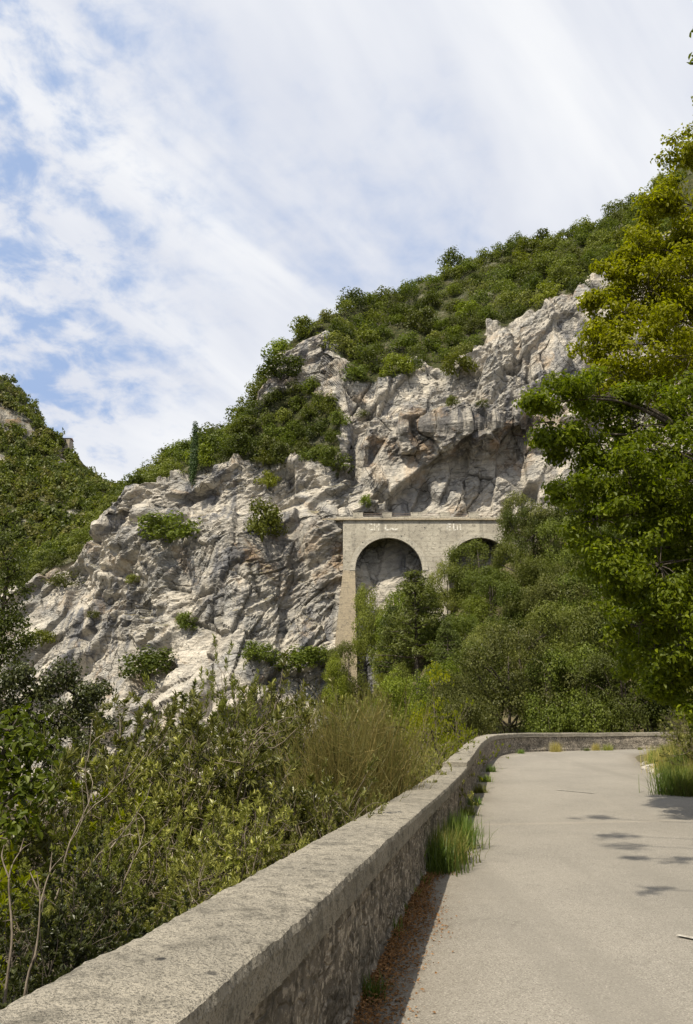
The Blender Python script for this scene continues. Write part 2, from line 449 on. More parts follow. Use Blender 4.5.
ss = np.concatenate([np.arange(0, 34, .12), np.arange(34, _s[-1], .5)]); off = np.concatenate([np.linspace(-.1, 6.1, 60)])
p, n = line(ss)
RX = p[:, None, 0] + n[:, None, 0] * off[None]; RY = p[:, None, 1] + n[:, None, 1] * off[None]
edge = 1 - np.clip((6.1 - off) / .35, 0, 1)
RZ = p[:, None, 2] + .0 * off[None] + .012 * fbm(np.stack([RX * .6, RY * .6, RX * 0], -1), 3, 3) - .06 * edge[None]
seam = np.exp(-((RY - .12 * RX - 15.4) / .12) ** 2) + .35 * np.exp(-((off[None] - 3.2 + .15 * np.sin(RY * .3)) / .06) ** 2) * (vnoise(np.stack([RY * .4, RX * 0, RX * 0], -1), 4) > .1)
dirt = np.clip(np.exp(-np.clip(off, 0, 9) / .22)[None] * (1.1 + 1.2 * fbm(np.stack([RX, RY, RX * 0], -1) * 1.3, 3, 6)) + np.exp(-(6.1 - off) / .3)[None] * .9, 0, 1)
tag(link('road', mesh('road', np.stack([RX, RY, RZ], -1), [grid_faces(len(ss), len(off))], M['asphalt'], True, {'seam': np.clip(seam, 0, 1).ravel(), 'dirt': dirt.ravel()})), kind='structure')


def road_z(x, y):
    d, z = side(np.array([x]), np.array([y])); return float(z[0])


def ground_pt(px, py, zoff=0.):
    """where the ray through a pixel meets the road's height"""
    Y = 10.
    for _ in range(40):
        sx, sz = ray(px, py); z = road_z(float(sx) * Y, Y) + zoff
        Y += .5 * ((z - CAM_Z) / float(sz) - Y) if sz < 0 else 0
    return at(px, py, Y)


# worn remains of white lines
g = Geo()
for (x0, y0), (x1, y1), w in (((556, 790), (594, 793.5), .1), ((678, 936), (697, 940), .07)):
    a, b = ground_pt(x0, y0), ground_pt(x1, y1); t_ = norm((b - a)[:2]); nn_ = np.array([-t_[1], t_[0]]) * w / 2
    k = np.linspace(0, 1, 12)[:, None]; c = a + (b - a) * k; c[:, 2] += .012
    L_ = c.copy(); L_[:, :2] += nn_; R_ = c.copy(); R_[:, :2] -= nn_
    g.add(np.stack([L_, R_], 1), grid_faces(12, 2))
tag(link('road_marking', g.mesh('road_marking', M['paint'])), kind='structure')

# ------------------------------------------------------------------ parapet
wall = tag(empty('stone_parapet', (0, 5, 0)), 'low rubble stone parapet with broad weathered concrete coping following the road bend', 'wall')


def sweep(name, s, prof_fn, mat, amp, freq, seed, closed=True, ends=True):
    p, n = line(s)
    V = []
    for i in range(len(s)):
        pr = prof_fn(s[i])
        V.append(np.stack([p[i, 0] + n[i, 0] * pr[:, 0], p[i, 1] + n[i, 1] * pr[:, 0], p[i, 2] + pr[:, 1]], -1))
    V = np.array(V); nr, nc = V.shape[:2]
    q = V.reshape(-1, 3)
    for (am, fr, sd) in zip(amp, freq, seed):
        q = q + am * np.stack([fbm(q * fr, 3, sd), fbm(q * fr + 31, 3, sd), fbm(q * fr + 77, 3, sd)], -1)
    a = np.arange(nr * nc).reshape(nr, nc); b = np.roll(a, -1, 1) if closed else None
    f = np.stack([a[:-1], a[1:], b[1:], b[:-1]], -1).reshape(-1, 4)
    chunks = [f, a[:1][:, ::-1], a[-1:]]
    o = link(name, mesh(name, q, chunks, mat, False), wall); o.matrix_parent_inverse = wall.matrix_basis.inverted()
    return o


def seg(a, b, n): return np.linspace(a, b, n, endpoint=False)


def cop_profile(h, w=.61, th=.17):
    def f(s):
        # front face up, top across, back down, underside
        pts = []
        for y in seg(h - th, h - .015, 7): pts.append((0, y))
        pts.append((-.012, h - .004))
        for x in seg(-.03, -w + .03, 16): pts.append((x, h + .012 * math.sin(math.pi * -x / w)))
        pts.append((-w + .012, h - .004))
        for y in seg(h - .015, h - th, 5): pts.append((-w, y))
        for x in seg(-w, 0, 4): pts.append((x, h - th))
        return np.array(pts)
    return f


def face_profile(h, w=.61, th=.17):
    def f(s):
        pts = []
        for y in seg(-.35, h - th - .004, 22): pts.append((-.045 + .02 * (y < .1), y))
        for x in seg(-.045, -w + .05, 4): pts.append((x, h - th - .004))
        for y in seg(h - th - .004, -1.6, 8): pts.append((-w + .05, y))
        for x in seg(-w + .05, -.045, 4): pts.append((x, -1.6 + (x + w) * 1.9))
        return np.array(pts)
    return f


s1 = s_at_y(19.4); s2 = _s[-1]
sa = np.concatenate([np.arange(0, 8, .25), np.arange(8, 16, .035), np.arange(16, s1, .1), [s1]])
sb = np.concatenate([np.arange(s1 + .004, 48, .16), np.arange(48, s2, 1.0)])
H1, H2 = .83, .93
sweep('coping', sa, cop_profile(H1), M['coping'], (.006, .009), (2.2, 22), (11, 12))
sweep('coping', sb, cop_profile(H2, .60, .2), M['coping'], (.02, .008), (1.5, 9), (13, 14))
for s_, h_ in ((sa, H1), (sb, H2)):
    sweep('masonry', s_, face_profile(h_, .61 if h_ == H1 else .6, .17 if h_ == H1 else .2), M['masonry'], (.03, .022), (1.7, 6), (21, 22))

# leaf litter along the foot of the parapet
rng = np.random.default_rng(5)
g = Geo()
N_ = 15000
s = s_at_y(2.4) + rng.random(N_) ** 1.0 * 13.5; o = np.abs(rng.normal(0, .14, N_)) * (.55 + .8 * (fbm(np.stack([s * .8, s * 0, s * 0], -1), 2, 8) + .45).clip(0, 1)) - .04
p, n = line(s)
P = np.stack([p[:, 0] + n[:, 0] * o, p[:, 1] + n[:, 1] * o, p[:, 2] + .008 + .06 * rng.random(N_) * np.exp(-(o / .15) ** 2)], -1)
v_, f_ = leaf_geo(P, rng.normal(0, 1, (N_, 3)) * [1, 1, .25], norm(rng.normal(0, .35, (N_, 3)) + [0, 0, 1]), rng.uniform(.014, .04, N_), rng.uniform(.009, .022, N_))
g.add(v_, f_)
tag(link('leaf_litter', g.mesh('leaf_litter', M['dead_leaf'])), kind='stuff')

# ------------------------------------------------------------------ lofted rock masses
def loft(keys, rows_py, rows_Y, nsub, ncol, back):
    px = np.linspace(keys[0], keys[-1], ncol)
    def smooth(a, k=7):
        for _ in range(2):
            b = np.pad(a, k, mode='edge'); a = np.convolve(b, np.ones(2 * k + 1) / (2 * k + 1), 'valid')
        return a
    pts = []
    for py, Y in zip(rows_py, rows_Y):
        pts.append(at(px, smooth(np.interp(px, keys, py)), smooth(np.interp(px, keys, Y))))
    pts.append(pts[-1] + np.array(back))
    out, rr = [], []
    for i, ns in enumerate(nsub):
        u = np.linspace(0, 1, ns, endpoint=False)
        for k in u:
            out.append(pts[i] * (1 - k) + pts[i + 1] * k); rr.append(i + k)
    out.append(pts[-1]); rr.append(len(pts) - 1.)
    return np.array(out), np.array(rr), px


def grid_normals(G):
    du = np.gradient(G, axis=1); dv = np.gradient(G, axis=0)
    n = norm(np.cross(du, dv))
    return n * np.where((n[..., 1:2] - .4 * n[..., 2:3]) > 0, -1, 1)


K = [-140, -60, 0, 40, 90, 115, 150, 200, 230, 252, 264, 300, 322, 335, 345, 370, 400, 440, 480, 520, 560, 590, 650, 720, 800, 900]
r0p = [860, 850, 840, 835, 830, 825, 820, 815, 810, 805, 800, 790, 780, 772, 765, 760, 750, 740, 720, 680, 680, 680, 680, 680, 680, 680]
r0Y = [104, 102, 100, 97, 93, 90, 86, 82, 81, 81, 82, 84, 88, 92.5, 96.5, 96, 96, 96, 97, 97, 96, 94, 92, 90, 86, 80]
r1p = [760, 720, 690, 670, 650, 640, 630, 625, 620, 615, 610, 605, 602, 600, 600, 600, 600, 600, 600, 600, 600, 600, 600, 600, 600, 600]
r1Y = [114, 113, 111, 109, 106, 103, 98, 94, 92.5, 93, 95, 97.5, 96.4, 96.8, 98.2, 97.9, 97.9, 97.9, 97.9, 98.5, 99, 98, 96, 93, 89, 83]
r2p = [715, 660, 608, 577, 558, 536, 517, 514, 513, 512, 512, 512, 513, 516, 519, 521, 521, 521, 521, 521, 521, 521, 521, 521, 521, 521]
r2Y = [124, 121, 118, 116, 114, 111, 107, 102.5, 100.5, 100, 100, 99.5, 97.5, 96.5, 98.5, 101.5, 101.5, 101.5, 101.5, 101, 100, 99, 97, 94, 90, 84]
r3p = [a - 3 for a in r2p]; r3Y = [a + d for a, d in zip(r2Y, [1] * 6 + [2] + [3] * 7 + [2.5] * 12)]
r4p = [711, 656, 603, 572, 552, 526, 492, 470, 464, 461, 462, 467, 473, 478, 478, 472, 467, 463, 460, 456, 450, 440, 430, 420, 410, 400]
r4Y = [a + d for a, d in zip(r3Y, [1] * 6 + [1.5, 2, 2, 2, 2, 2, 2, 2, 1.5, 1.3, 1.3, 1.3, 1.3, 1.3, 1.3, 1, 1, 1, 1, 1])]
r5p = [708, 652, 600, 568, 548, 520, 480, 455, 448, 440, 438, 436, 436, 436, 440, 434, 430, 428, 426, 424, 415, 405, 400, 390, 370, 350]
r5Y = [a + d for a, d in zip(r4Y, [3] * 6 + [5, 6, 6, 6, 6, 6, 5, 3, -.6, -1.9, -2.6, -2.9, -2.6, -2.3, -1.5, 0, 0, 0, 0, 0])]
r6p = [707, 650, 597, 565, 545, 517, 477, 450, 442, 425, 402, 395, 396, 398, 412, 412, 408, 407, 404, 395, 380, 365, 350, 330, 300, 270]
r6Y = [a + d for a, d in zip(r5Y, [3] * 6 + [3, 3, 3, 3, 2, 2, 2, 2, 1.5, 1.6, 2, 2, 2, 1.6, 1, 1, 1, 1, 1, 1])]
r7p = [706, 648, 595, 563, 543, 515, 475, 447, 438, 420, 386, 338, 322, 332, 380, 384, 374, 381, 350, 331, 297, 291, 268, 200, 130, 50]
r7Y = [a + d for a, d in zip(r6Y, [3] * 6 + [3, 3, 3, 3, 2, 3, 3, 3, 3, 3, 3, 3, 3, 3, 3, 2, 3, 4, 4, 4])]
r9p = [705, 646, 593, 561, 541, 513, 473, 444, 435, 410, 374, 333, 318, 317, 312, 300, 293, 277, 259, 244, 240, 228, 196, 118, 40, -50]
r9Y = [a + d for a, d in zip(r7Y, [4] * 6 + [4, 4, 4, 4, 5, 5, 8, 10, 17, 22, 28, 31, 33, 34, 33, 32, 31, 29, 27, 25])]
r8p = [(a + b) / 2 + 2 for a, b in zip(r7p, r9p)]; r8Y = [(a + b) / 2 for a, b in zip(r7Y, r9Y)]
NS = [110, 140, 12, 90, 50, 70, 90, 55, 55, 16]
G, rr, gpx = loft(K, [r0p, r1p, r2p, r3p, r4p, r5p, r6p, r7p, r8p, r9p], [r0Y, r1Y, r2Y, r3Y, r4Y, r5Y, r6Y, r7Y, r8Y, r9Y], NS, 860, (0, 28, -16))
nr, nc = G.shape[:2]
RRm = np.repeat(rr[:, None], nc, 1); PXm = np.repeat(gpx[None], nr, 0)
Nn = grid_normals(G)
flat = G.reshape(-1, 3)


def veg_mask(rowm, pxm, P):
    w = fbm(P.reshape(-1, 3) * .09, 3, 77).reshape(rowm.shape)
    rw = rowm + w * .55
    m = np.zeros_like(rowm)
    up = np.where(pxm > 338, rw > 7.12, rw > 8.1)
    m[up] = 1
    left = pxm < 258
    m[left & (rw > 4.1)] = 1
    m[(pxm >= 258) & (pxm < 340) & (rw > 4.15) & (rw < 5.9)] = 1
    return m


soil = veg_mask(RRm, PXm, G)
calm = 1 - .75 * soil
ledge = np.exp(-((RRm - 2.5) / .55) ** 2) * (PXm > 190) * (PXm < 500)
calm = calm * (1 - .75 * ledge) * (1 - .7 * np.clip((PXm - 350) / 12, 0, 1) * np.clip((490 - PXm) / 10, 0, 1) * np.clip((2.5 - RRm) / .3, 0, 1))


def rotY(p, a):
    c, s_ = math.cos(a), math.sin(a)
    return np.stack([p[:, 0] * c + p[:, 2] * s_, p[:, 1], -p[:, 0] * s_ + p[:, 2] * c], -1)


disp = 2.2 * fbm(flat / 15, 3, 41) + .2 * fbm(flat / 4.5, 3, 45)
wob = flat + .16 * np.stack([fbm(flat / 1.6, 4, 51), fbm(flat / 1.6 + 9, 4, 52), fbm(flat / 1.6 + 19, 4, 53)], -1)
f0, e0 = facets(rotY(wob, R(38)) / [13, 12, 6.5], 50)
f1, e1 = facets(rotY(wob, R(33)) / [7.0, 6.0, 2.8], 100)
f2, e2 = facets(rotY(wob, R(28)) / [2.8, 2.4, 1.1], 200)
f3, e3 = facets(rotY(wob, R(40)) / [1.0, 1.0, .42], 300)
vq = wob + .25 * rotY(wob, R(8))
g1, eg1 = facets(rotY(wob, R(-10)) / [3.8, 4.5, 10.], 600)
g2, eg2 = facets(rotY(wob, R(-6)) / [1.5, 1.8, 3.2], 700)
wv_ = np.clip((PXm - 335) / 25, 0, 1) * np.clip((RRm - 2.8) / .6, 0, 1)
wv_ = np.maximum(wv_, .85 * np.clip((PXm - 205) / 20, 0, 1) * np.clip((RRm - .3) / .4, 0, 1) * np.clip((2.5 - RRm) / .2, 0, 1)).ravel()
wv_ = np.clip(wv_ + .6 * fbm(flat / 14, 2, 67), 0, 1)
f1 = f1 * (1 - wv_) + 1.3 * g1 * wv_; e1 = np.where(wv_ > .5, eg1, e1)
f2 = f2 * (1 - .7 * wv_) + .8 * g2 * wv_
low = (RRm.ravel() < 3)
rough = np.clip(.62 + 1.4 * fbm(flat / 10, 3, 63), .22, 1.25)              # some faces are smooth slabs, others broken
sq = rotY(wob, R(34)) / [6, 5, 1.15]
ridge = 1 - np.abs(fbm(sq, 4, 64)) * 3.0
disp = disp + 2.0 * f0 + 1.75 * f1 + rough * (.55 * f2 + .34 * f3 + .35 * np.clip(ridge, -.5, 1)) + .12 * fbm(flat / .8, 4, 61, .6) + 1.5 * np.exp(-((RRm.ravel() - 5.2) / .9) ** 2) * (PXm.ravel() > 338) * fbm(flat * [1, 1, 1.6] / 5, 4, 68, .6)
cm = np.clip(.3 + fbm(flat / 9, 3, 66) * 4, 0, 1)                              # open cracks only here and there
disp = disp - cm * (.9 * (1 - np.clip(e0 / .03, 0, 1)) + .6 * (1 - np.clip(e1 / .035, 0, 1)))
crack = np.maximum(cm * np.clip(1 - e1 / .03, 0, 1), .5 * rough * np.clip(1 - e2 / .05, 0, 1)) * (soil.ravel() < .5)
# the slabs left of the viaduct: a bulging buttress with a recess on its flank
bx = lambda px, py, sx, sy, am: am * np.exp(-((PXm - px) / sx) ** 2 - ((RRm - py) / sy) ** 2).ravel()
disp = disp + bx(225, 1.55, 28, .4, 2.2) - bx(290, 1.4, 22, .5, 2.0) + bx(165, 1.4, 14, .35, 1.2) + bx(470, 5.1, 60, .35, 1.0)
_d = np.pad(disp.reshape(nr, nc), 1, mode='edge')
disp = (.84 * _d[1:-1, 1:-1] + .03 * (_d[:-2, 1:-1] + _d[2:, 1:-1] + _d[1:-1, :-2] + _d[1:-1, 2:]) + .01 * (_d[:-2, :-2] + _d[2:, 2:] + _d[:-2, 2:] + _d[2:, :-2])).ravel()
D3 = flat + Nn.reshape(-1, 3) * (disp * calm.ravel())[:, None]
stain_shade = np.exp(-((RRm - 4.75 + .35 * fbm(flat / 9, 2, 71).reshape(nr, nc)) / .62) ** 2) * np.clip((PXm - 345) / 30, 0, 1) * np.clip((570 - PXm) / 30, 0, 1)
stain_shade = np.maximum(stain_shade, .75 * np.exp(-((RRm - 1.55) / .3) ** 2) * (PXm > 235) * (PXm < 345))  # shade of the recessed buttress flank, painted into the rock colour as a band
cliff_me = mesh('cliff', D3, [grid_faces(nr, nc)], M['rock'], False, {'soil': soil.ravel(), 'stain_shade': stain_shade.ravel(), 'crack': crack})
tag(link('cliff', cliff_me), kind='structure')
CG = D3.reshape(nr, nc, 3)


def cliff_at(px, row):
    """a point of the rock surface, by column and row"""
    return CG[int(np.abs(rr - row).argmin()), int(np.abs(gpx - px).argmin())]


def cliff_pix(px, py):
    """the rock point that shows at a pixel (nearest the camera)"""
    c = np.abs(gpx - px).argmin(); cols = CG[:, max(0, c - 14):c + 15].reshape(-1, 3)
    d = cols - [0, 0, CAM_Z]
    fy = d[:, 1] * math.cos(PITCH) + d[:, 2] * math.sin(PITCH); uy = -d[:, 1] * math.sin(PITCH) + d[:, 2] * math.cos(PITCH)
    X = 346.5 + F_PX * d[:, 0] / fy; Yp = 512 - F_PX * uy / fy
    e = (X - px) ** 2 + (Yp - py) ** 2
    k = np.where(e < max(9, e.min() + 1))[0]
    return cols[k[np.argmin(fy[k])]]


# far hillside
KH = [-260, -120, -40, 0, 20, 40, 60, 75, 95, 115, 140, 190]
h0p = [680] * 12; h0Y = [180] * 12
h1p = [580, 580, 575, 570, 568, 566, 562, 560, 558, 556, 556, 556]; h1Y = [215] * 12
h2p = [480, 480, 480, 482, 484, 486, 492, 498, 506, 510, 512, 520]; h2Y = [262] * 12
h3p = [300, 370, 420, 430, 438, 444, 452, 468, 488, 496, 500, 510]; h3Y = [290, 290, 290, 290, 290, 290, 292, 296, 300, 305, 310, 310]
h4p = [240, 320, 385, 402, 412, 428, 446, 462, 484, 489, 494, 505]; h4Y = [a + 5 for a in h3Y]
h5p = [200, 290, 345, 374, 391, 421, 444, 461, 483, 487, 493, 504]; h5Y = [a + 14 for a in h4Y]
HG, hr, hpx = loft(KH, [h0p, h1p, h2p, h3p, h4p, h5p], [h0Y, h1Y, h2Y, h3Y, h4Y, h5Y], [26, 40, 60, 26, 24, 10], 260, (0, 60, -60))
hn, hc = HG.shape[:2]
HN = grid_normals(HG); hf = HG.reshape(-1, 3)
hrm = np.repeat(hr[:, None], hc, 1)
hd = 5 * fbm(hf / 40, 3, 81) + 1.6 * facets(rotY(hf, R(30)) / [9, 9, 5], 400)[0]
hroc = np.exp(-((hrm - 3.5) / .55) ** 2) * np.clip((85 - np.repeat(hpx[None], hn, 0)) / 20, 0, 1)
hroc = np.clip(.8 * hroc + .9 * (fbm(hf / 16, 3, 85).reshape(hn, hc) > .32) * (hrm > 1.5), 0, 1)
HD = hf + HN.reshape(-1, 3) * (hd * .8)[:, None]
tag(link('hill', mesh('hill', HD, [grid_faces(hn, hc)], M['rock'], False, {'soil': np.clip(1 - hroc.ravel(), 0, 1), 'stain_shade': np.clip(1.6 * hroc.ravel(), 0, 1), 'crack': 0 * hd})), kind='structure')


# ------------------------------------------------------------------ foliage makers
def blob_leaves(rng, blobs, per, L, Wd, kind='quad', shell=.5, up=.55, droop=.12, jit=.7):
    """leaf faces spread through a list of ellipsoid clumps (centre, radii)"""
    P, Nv, S = [], [], []
    for c, r in blobs:
        r = np.asarray(r, float); m = max(6, int(per * (r[0] * r[1] * r[2]) ** (2 / 3)))
        u_ = norm(rng.normal(0, 1, (m, 3))); f = shell + (1 - shell) * rng.random(m) ** .6
        f = f * (1 + .18 * rng.normal(0, 1, m).clip(-1.5, 2))
        P.append(np.asarray(c) + u_ * r * f[:, None]); Nv.append(norm(u_ + np.array([0, 0, up * .7]) + rng.normal(0, jit * .42, (m, 3))))
    P = np.concatenate(P); Nv = np.concatenate(Nv); m = len(P)
    D = norm(np.cross(Nv, rng.normal(0, 1, (m, 3)))) + np.array([0, 0, -droop * 2])
    sc = rng.uniform(.7, 1.3, m)
    return leaf_geo(P, D, Nv, L * sc, Wd * sc, kind, droop=droop)


def crown_blobs(rng, n, R3, rb, c0=(0, 0, 0), lo=-.35):
    out = []
    for _ in range(n):
        u_ = norm(rng.normal(0, 1, 3))
        while u_[2] < lo: u_ = norm(rng.normal(0, 1, 3))
        k = rng.uniform(.25, .78) ** .7
        out.append((np.asarray(c0) + u_ * np.asarray(R3) * k, np.array([1, 1, .8]) * rng.uniform(*rb)))
    return out


def make_bush(name, seed, mat, n=30, per=640, L=.125, asp=(1, 1, .95)):
    """far bush, unit radius, sitting on the ground at its origin"""
    rng = np.random.default_rng(seed)
    bl = crown_blobs(rng, n, np.array(asp), (.2, .38), (0, 0, .45), -.75)
    g = Geo(); g.add(*blob_leaves(rng, bl, per, L, L * .75, jit=.55, shell=.7))
    for k in range(4):
        a = rng.uniform(0, 6.28); tip = np.array([math.cos(a) * .4, math.sin(a) * .4, .7])
        tube(g, [(0, 0, -.2), tip * .4 + [0, 0, .05], tip * .8], [.03, .025, .015], 5)
    return g.mesh(name, mat)


BUSH = [make_bush('bush_crown', 1, M['leaf_oak']), make_bush('bush_crown', 2, M['leaf_oak'], 36, 620, .115, (1.15, 1, .85)), make_bush('bush_crown', 3, M['leaf_olive'], 24),
        make_bush('bush_crown', 4, M['leaf_green'], 24), make_bush('bush_crown', 5, M['leaf_olive'], 20, 480, .115, (1, 1, .7)), make_bush('bush_crown', 6, M['leaf_oak'], 22, 600, .115, (.9, .9, 1.1))]
rng = np.random.default_rng(77)


def bush(kind, pos, rad, label, group=None, squash=1.):
    o = link('bush', BUSH[kind], None, Vector(pos))
    a = rad * rng.uniform(.9, 1.1)
    o.scale = (a, rad * rng.uniform(.9, 1.1), rad * squash * .9 * rng.uniform(.85, 1.15)); o.rotation_euler = (0, 0, rng.uniform(0, 6.28))
    return tag(o, label, 'bush', group)


# scrub on the slope, the shelf and the ridge: one object each
cand = []
sel = np.where((soil.ravel() > .5) & (RRm.ravel() < 9.25) & (PXm.ravel() > 25) & (PXm.ravel() < 675))[0]
rng2 = np.random.default_rng(8); rng2.shuffle(sel)
cells = {}
nb = 0
for i in sel:
    P_ = D3[i]; px_, rw_ = PXm.ravel()[i], RRm.ravel()[i]
    shelf = rw_ < 6.1 and px_ < 345
    rad = rng2.uniform(2.3, 3.9) if not shelf else rng2.uniform(1.8, 3.0)
    if px_ < 258: rad = rng2.uniform(2.3, 3.7)
    if px_ < 115: rad *= .85
    sp = rad * (1.12 if not shelf else 1.05) * (.85 if px_ < 258 else 1)
    key = tuple(np.floor(P_ / 4.6).astype(int)); ok = True
    for dx in (-1, 0, 1):
        for dy in (-1, 0, 1):
            for dz in (-1, 0, 1):
                for q, r_ in cells.get((key[0] + dx, key[1] + dy, key[2] + dz), ()):
                    if np.linalg.norm(q - P_) < (sp + r_) * .66: ok = False
    if not ok: continue
    cells.setdefault(key, []).append((P_, sp)); nb += 1
    kd = int(rng2.choice([0, 1, 2, 3, 4, 5], p=[.33, .26, .11, .10, .03, .17]))
    if px_ < 258: lb, gr = 'bush in the belt of scrub running down the crest of the pale buttress', 'scrub along the crest of the buttress'
    elif shelf: lb, gr = 'bush on the green shelf between the two pale cliffs', 'bushes on the shelf between the cliffs'
    elif rw_ > 8.55: lb, gr = 'bush against the sky along the top of the steep scrub slope', 'bushes on the ridge line'
    else: lb, gr = 'bush in the dense scrub of the steep slope above the tall cliff', 'scrub on the slope above the cliff'
    bush(kd, P_ - [0, 0, .15 * rad], rad, lb, gr)
print('bushes', nb)

# single bushes on the rock
for px_, py_, rp, kd, sq, lb in [
        (170, 522, 30, 0, .75, 'large round dark bush growing alone on the buttress below the cypress'), (265, 520, 27, 3, 1.25, 'tall bushy green shrub on the rock ledge leading to the viaduct'),
        (268, 478, 13, 3, .9, 'pale green bush at the top of the buttress beside the taller shrub'), (45, 632, 18, 3, .7, 'yellow green bush on the lower slabs of the pale cliff'),
        (150, 655, 30, 0, .7, 'wide dark bush in a hollow of the cliff between cracked slabs'), (185, 620, 13, 0, 1., 'small dark bush in the cleft of the buttress'),
        (300, 650, 28, 0, .7, 'dark spreading bush at the foot of the recess beside the viaduct pier'), (262, 648, 18, 1, .9, 'dark bush under the bulging face of the buttress'),
        (322, 648, 18, 0, .7, 'low dark bush touching the base of the tall viaduct pier'), (132, 575, 9, 2, .9, 'small olive bush on the upper slabs of the buttress'),
        (65, 572, 22, 4, .7, 'thin greyish bush on the rim of the lower slabs'), (455, 365, 22, 3, .9, 'rounded green bush hanging at the edge of the tall cliff'),
        (280, 362, 24, 0, .9, 'dark bush on the tip of the rock spur against the sky'), (452, 398, 9, 2, 1., 'tiny bush clinging to the upper part of the tall cliff'),
        (480, 402, 8, 4, 1., 'tiny sparse bush beside a crack of the tall cliff'), (362, 410, 9, 4, .8, 'sparse tuft of bush on the pale ledge of the tall cliff'),
        (367, 504, 8, 3, 1.2, 'bright green plant growing on the rock just above the viaduct parapet'), (95, 612, 8, 2, .8, 'small olive bush between the broken slabs of the lower cliff')]:
    P_ = cliff_pix(px_, py_ + rp * .5)
    rad = rp / F_PX * (P_[1] * math.cos(PITCH) + P_[2] * math.sin(PITCH))
    bush(kd, P_ + np.array([0, -.25 * rad, -.1 * rad]), rad, lb, None, sq)

# forest on the far hillside
rngf = np.random.default_rng(3)
selh = np.where((hroc.ravel() < .6) & (hrm.ravel() > .8) & (hrm.ravel() < 5.3))[0]
hp = np.repeat(hpx[None], hn, 0).ravel(); selh = selh[(hp[selh] > -70) & (hp[selh] < 165)]
pick = rngf.choice(selh, 1500, replace=False)
tpl = [blob_leaves(np.random.default_rng(90 + k), crown_blobs(np.random.default_rng(60 + k), 9, (1, 1, .9), (.35, .55), (0, 0, .6), -.4), 60, .38, .3) for k in range(4)]
gs = [Geo(), Geo(), Geo()]
for i in pick:
    v_, f_ = tpl[rngf.integers(4)]; a = rngf.uniform(0, 6.28); s_ = rngf.uniform(1.4, 3.0) * (.75 if hrm.ravel()[i] > 4 else 1); c_, n_ = math.cos(a), math.sin(a)
    q = np.stack([v_[:, 0] * c_ - v_[:, 1] * n_, v_[:, 0] * n_ + v_[:, 1] * c_, v_[:, 2] * rngf.uniform(.9, 1.5)], -1) * s_ + HD[i]
    gs[rngf.choice(3, p=[.45, .3, .25])].add(q, f_)
big = Geo()
for g_, mt in zip(gs, ('wood_dark', 'wood_olive', 'wood_green')):
    o = link('forest', g_.mesh('forest', M[mt])); tag(o, kind='stuff')

# hut on the far crest
hut = tag(empty('stone_hut', Vector(cliff := at(66, 445, 300))), 'tiny stone hut perched on the crest of the far wooded hill', 'hut')
g = Geo(); box(g, (0, 0, -1.2), (4.2, 4, 7)); o = link('wall', g.mesh('wall', M['plaster']), hut)
g = Geo(); g.add([(-2.4, -2.3, 2.3), (2.4, -2.3, 2.3), (2.4, 2.3, 2.3), (-2.4, 2.3, 2.3), (-2.4, 0, 3.1), (2.4, 0, 3.1)], [[0, 1, 5, 4], [2, 3, 4, 5]]); g.add([(-2.4, -2.3, 2.3), (-2.4, 0, 3.1), (-2.4, 2.3, 2.3), (2.4, -2.3, 2.3), (2.4, 0, 3.1), (2.4, 2.3, 2.3)], [[0, 1, 2], [3, 5, 4]]); link('roof', g.mesh('roof', M['tile']), hut)
g = Geo(); box(g, (.4, -2.0, .9), (.7, .1, 1.1)); link('window', g.mesh('window', M['dark']), hut)

# ------------------------------------------------------------------ viaduct
VY, VD = 96.0, 4.8
via = tag(empty('viaduct', (0, VY, 20)), 'pale concrete road viaduct of round arches set against the cliff', 'viaduct')


def vpart(name, geo_or_me, mat=None):
    me = geo_or_me.mesh(name, mat) if isinstance(geo_or_me, Geo) else geo_or_me
    o = link(name, me, via); o.matrix_parent_inverse = via.matrix_basis.inverted(); return o


def vx(px, py=520): return float(at(px, py, VY)[0])
def vz(py): return float(at(346, py, VY)[2])


ztop = vz(520.5)
xl, xr = vx(343), vx(640)
arch = [(vx(388), 4.35), (vx(388) + 12.0, 4.35), (vx(388) + 24.0, 4.35)]
zspr = vz(538) - 4.35
zbot = 8.0
# front outline, arches cut from below; the strip is quads so that the soffit is real
g = Geo()
cols = [xl]
for cx, r_ in arch: cols += list(cx + r_ * np.cos(np.linspace(math.pi, 0, 33)))
cols += [xr]; cols = np.array(cols)


def zlow(k):
    x = cols[k]
    for cx, r_ in arch:
        if abs(x - cx) <= r_ + 1e-6: return zspr + math.sqrt(max(0, r_ * r_ - (x - cx) ** 2))
    return zspr
low_ = np.array([zlow(k) for k in range(len(cols))])
for y0, flip in ((VY, 0), (VY + VD, 1)):
    a_ = np.stack([np.stack([cols, np.full(len(cols), y0), low_], -1), np.stack([cols, np.full(len(cols), y0), np.full(len(cols), ztop)], -1)], 1)
    f_ = grid_faces(len(cols), 2); g.add(a_, f_[:, ::-1] if flip else f_)
a_ = np.stack([np.stack([cols, np.full(len(cols), VY), low_], -1), np.stack([cols, np.full(len(cols), VY + VD), low_], -1)], 1); g.add(a_, grid_faces(len(cols), 2))
a_[:, :, 2] = ztop; g.add(a_, grid_faces(len(cols), 2))
for x_ in (xl, xr): g.add([(x_, VY, zspr), (x_, VY + VD, zspr), (x_, VY + VD, ztop), (x_, VY, ztop)], [[0, 1, 2, 3]])
vpart('spandrel_wall', g, M['viaduct'])
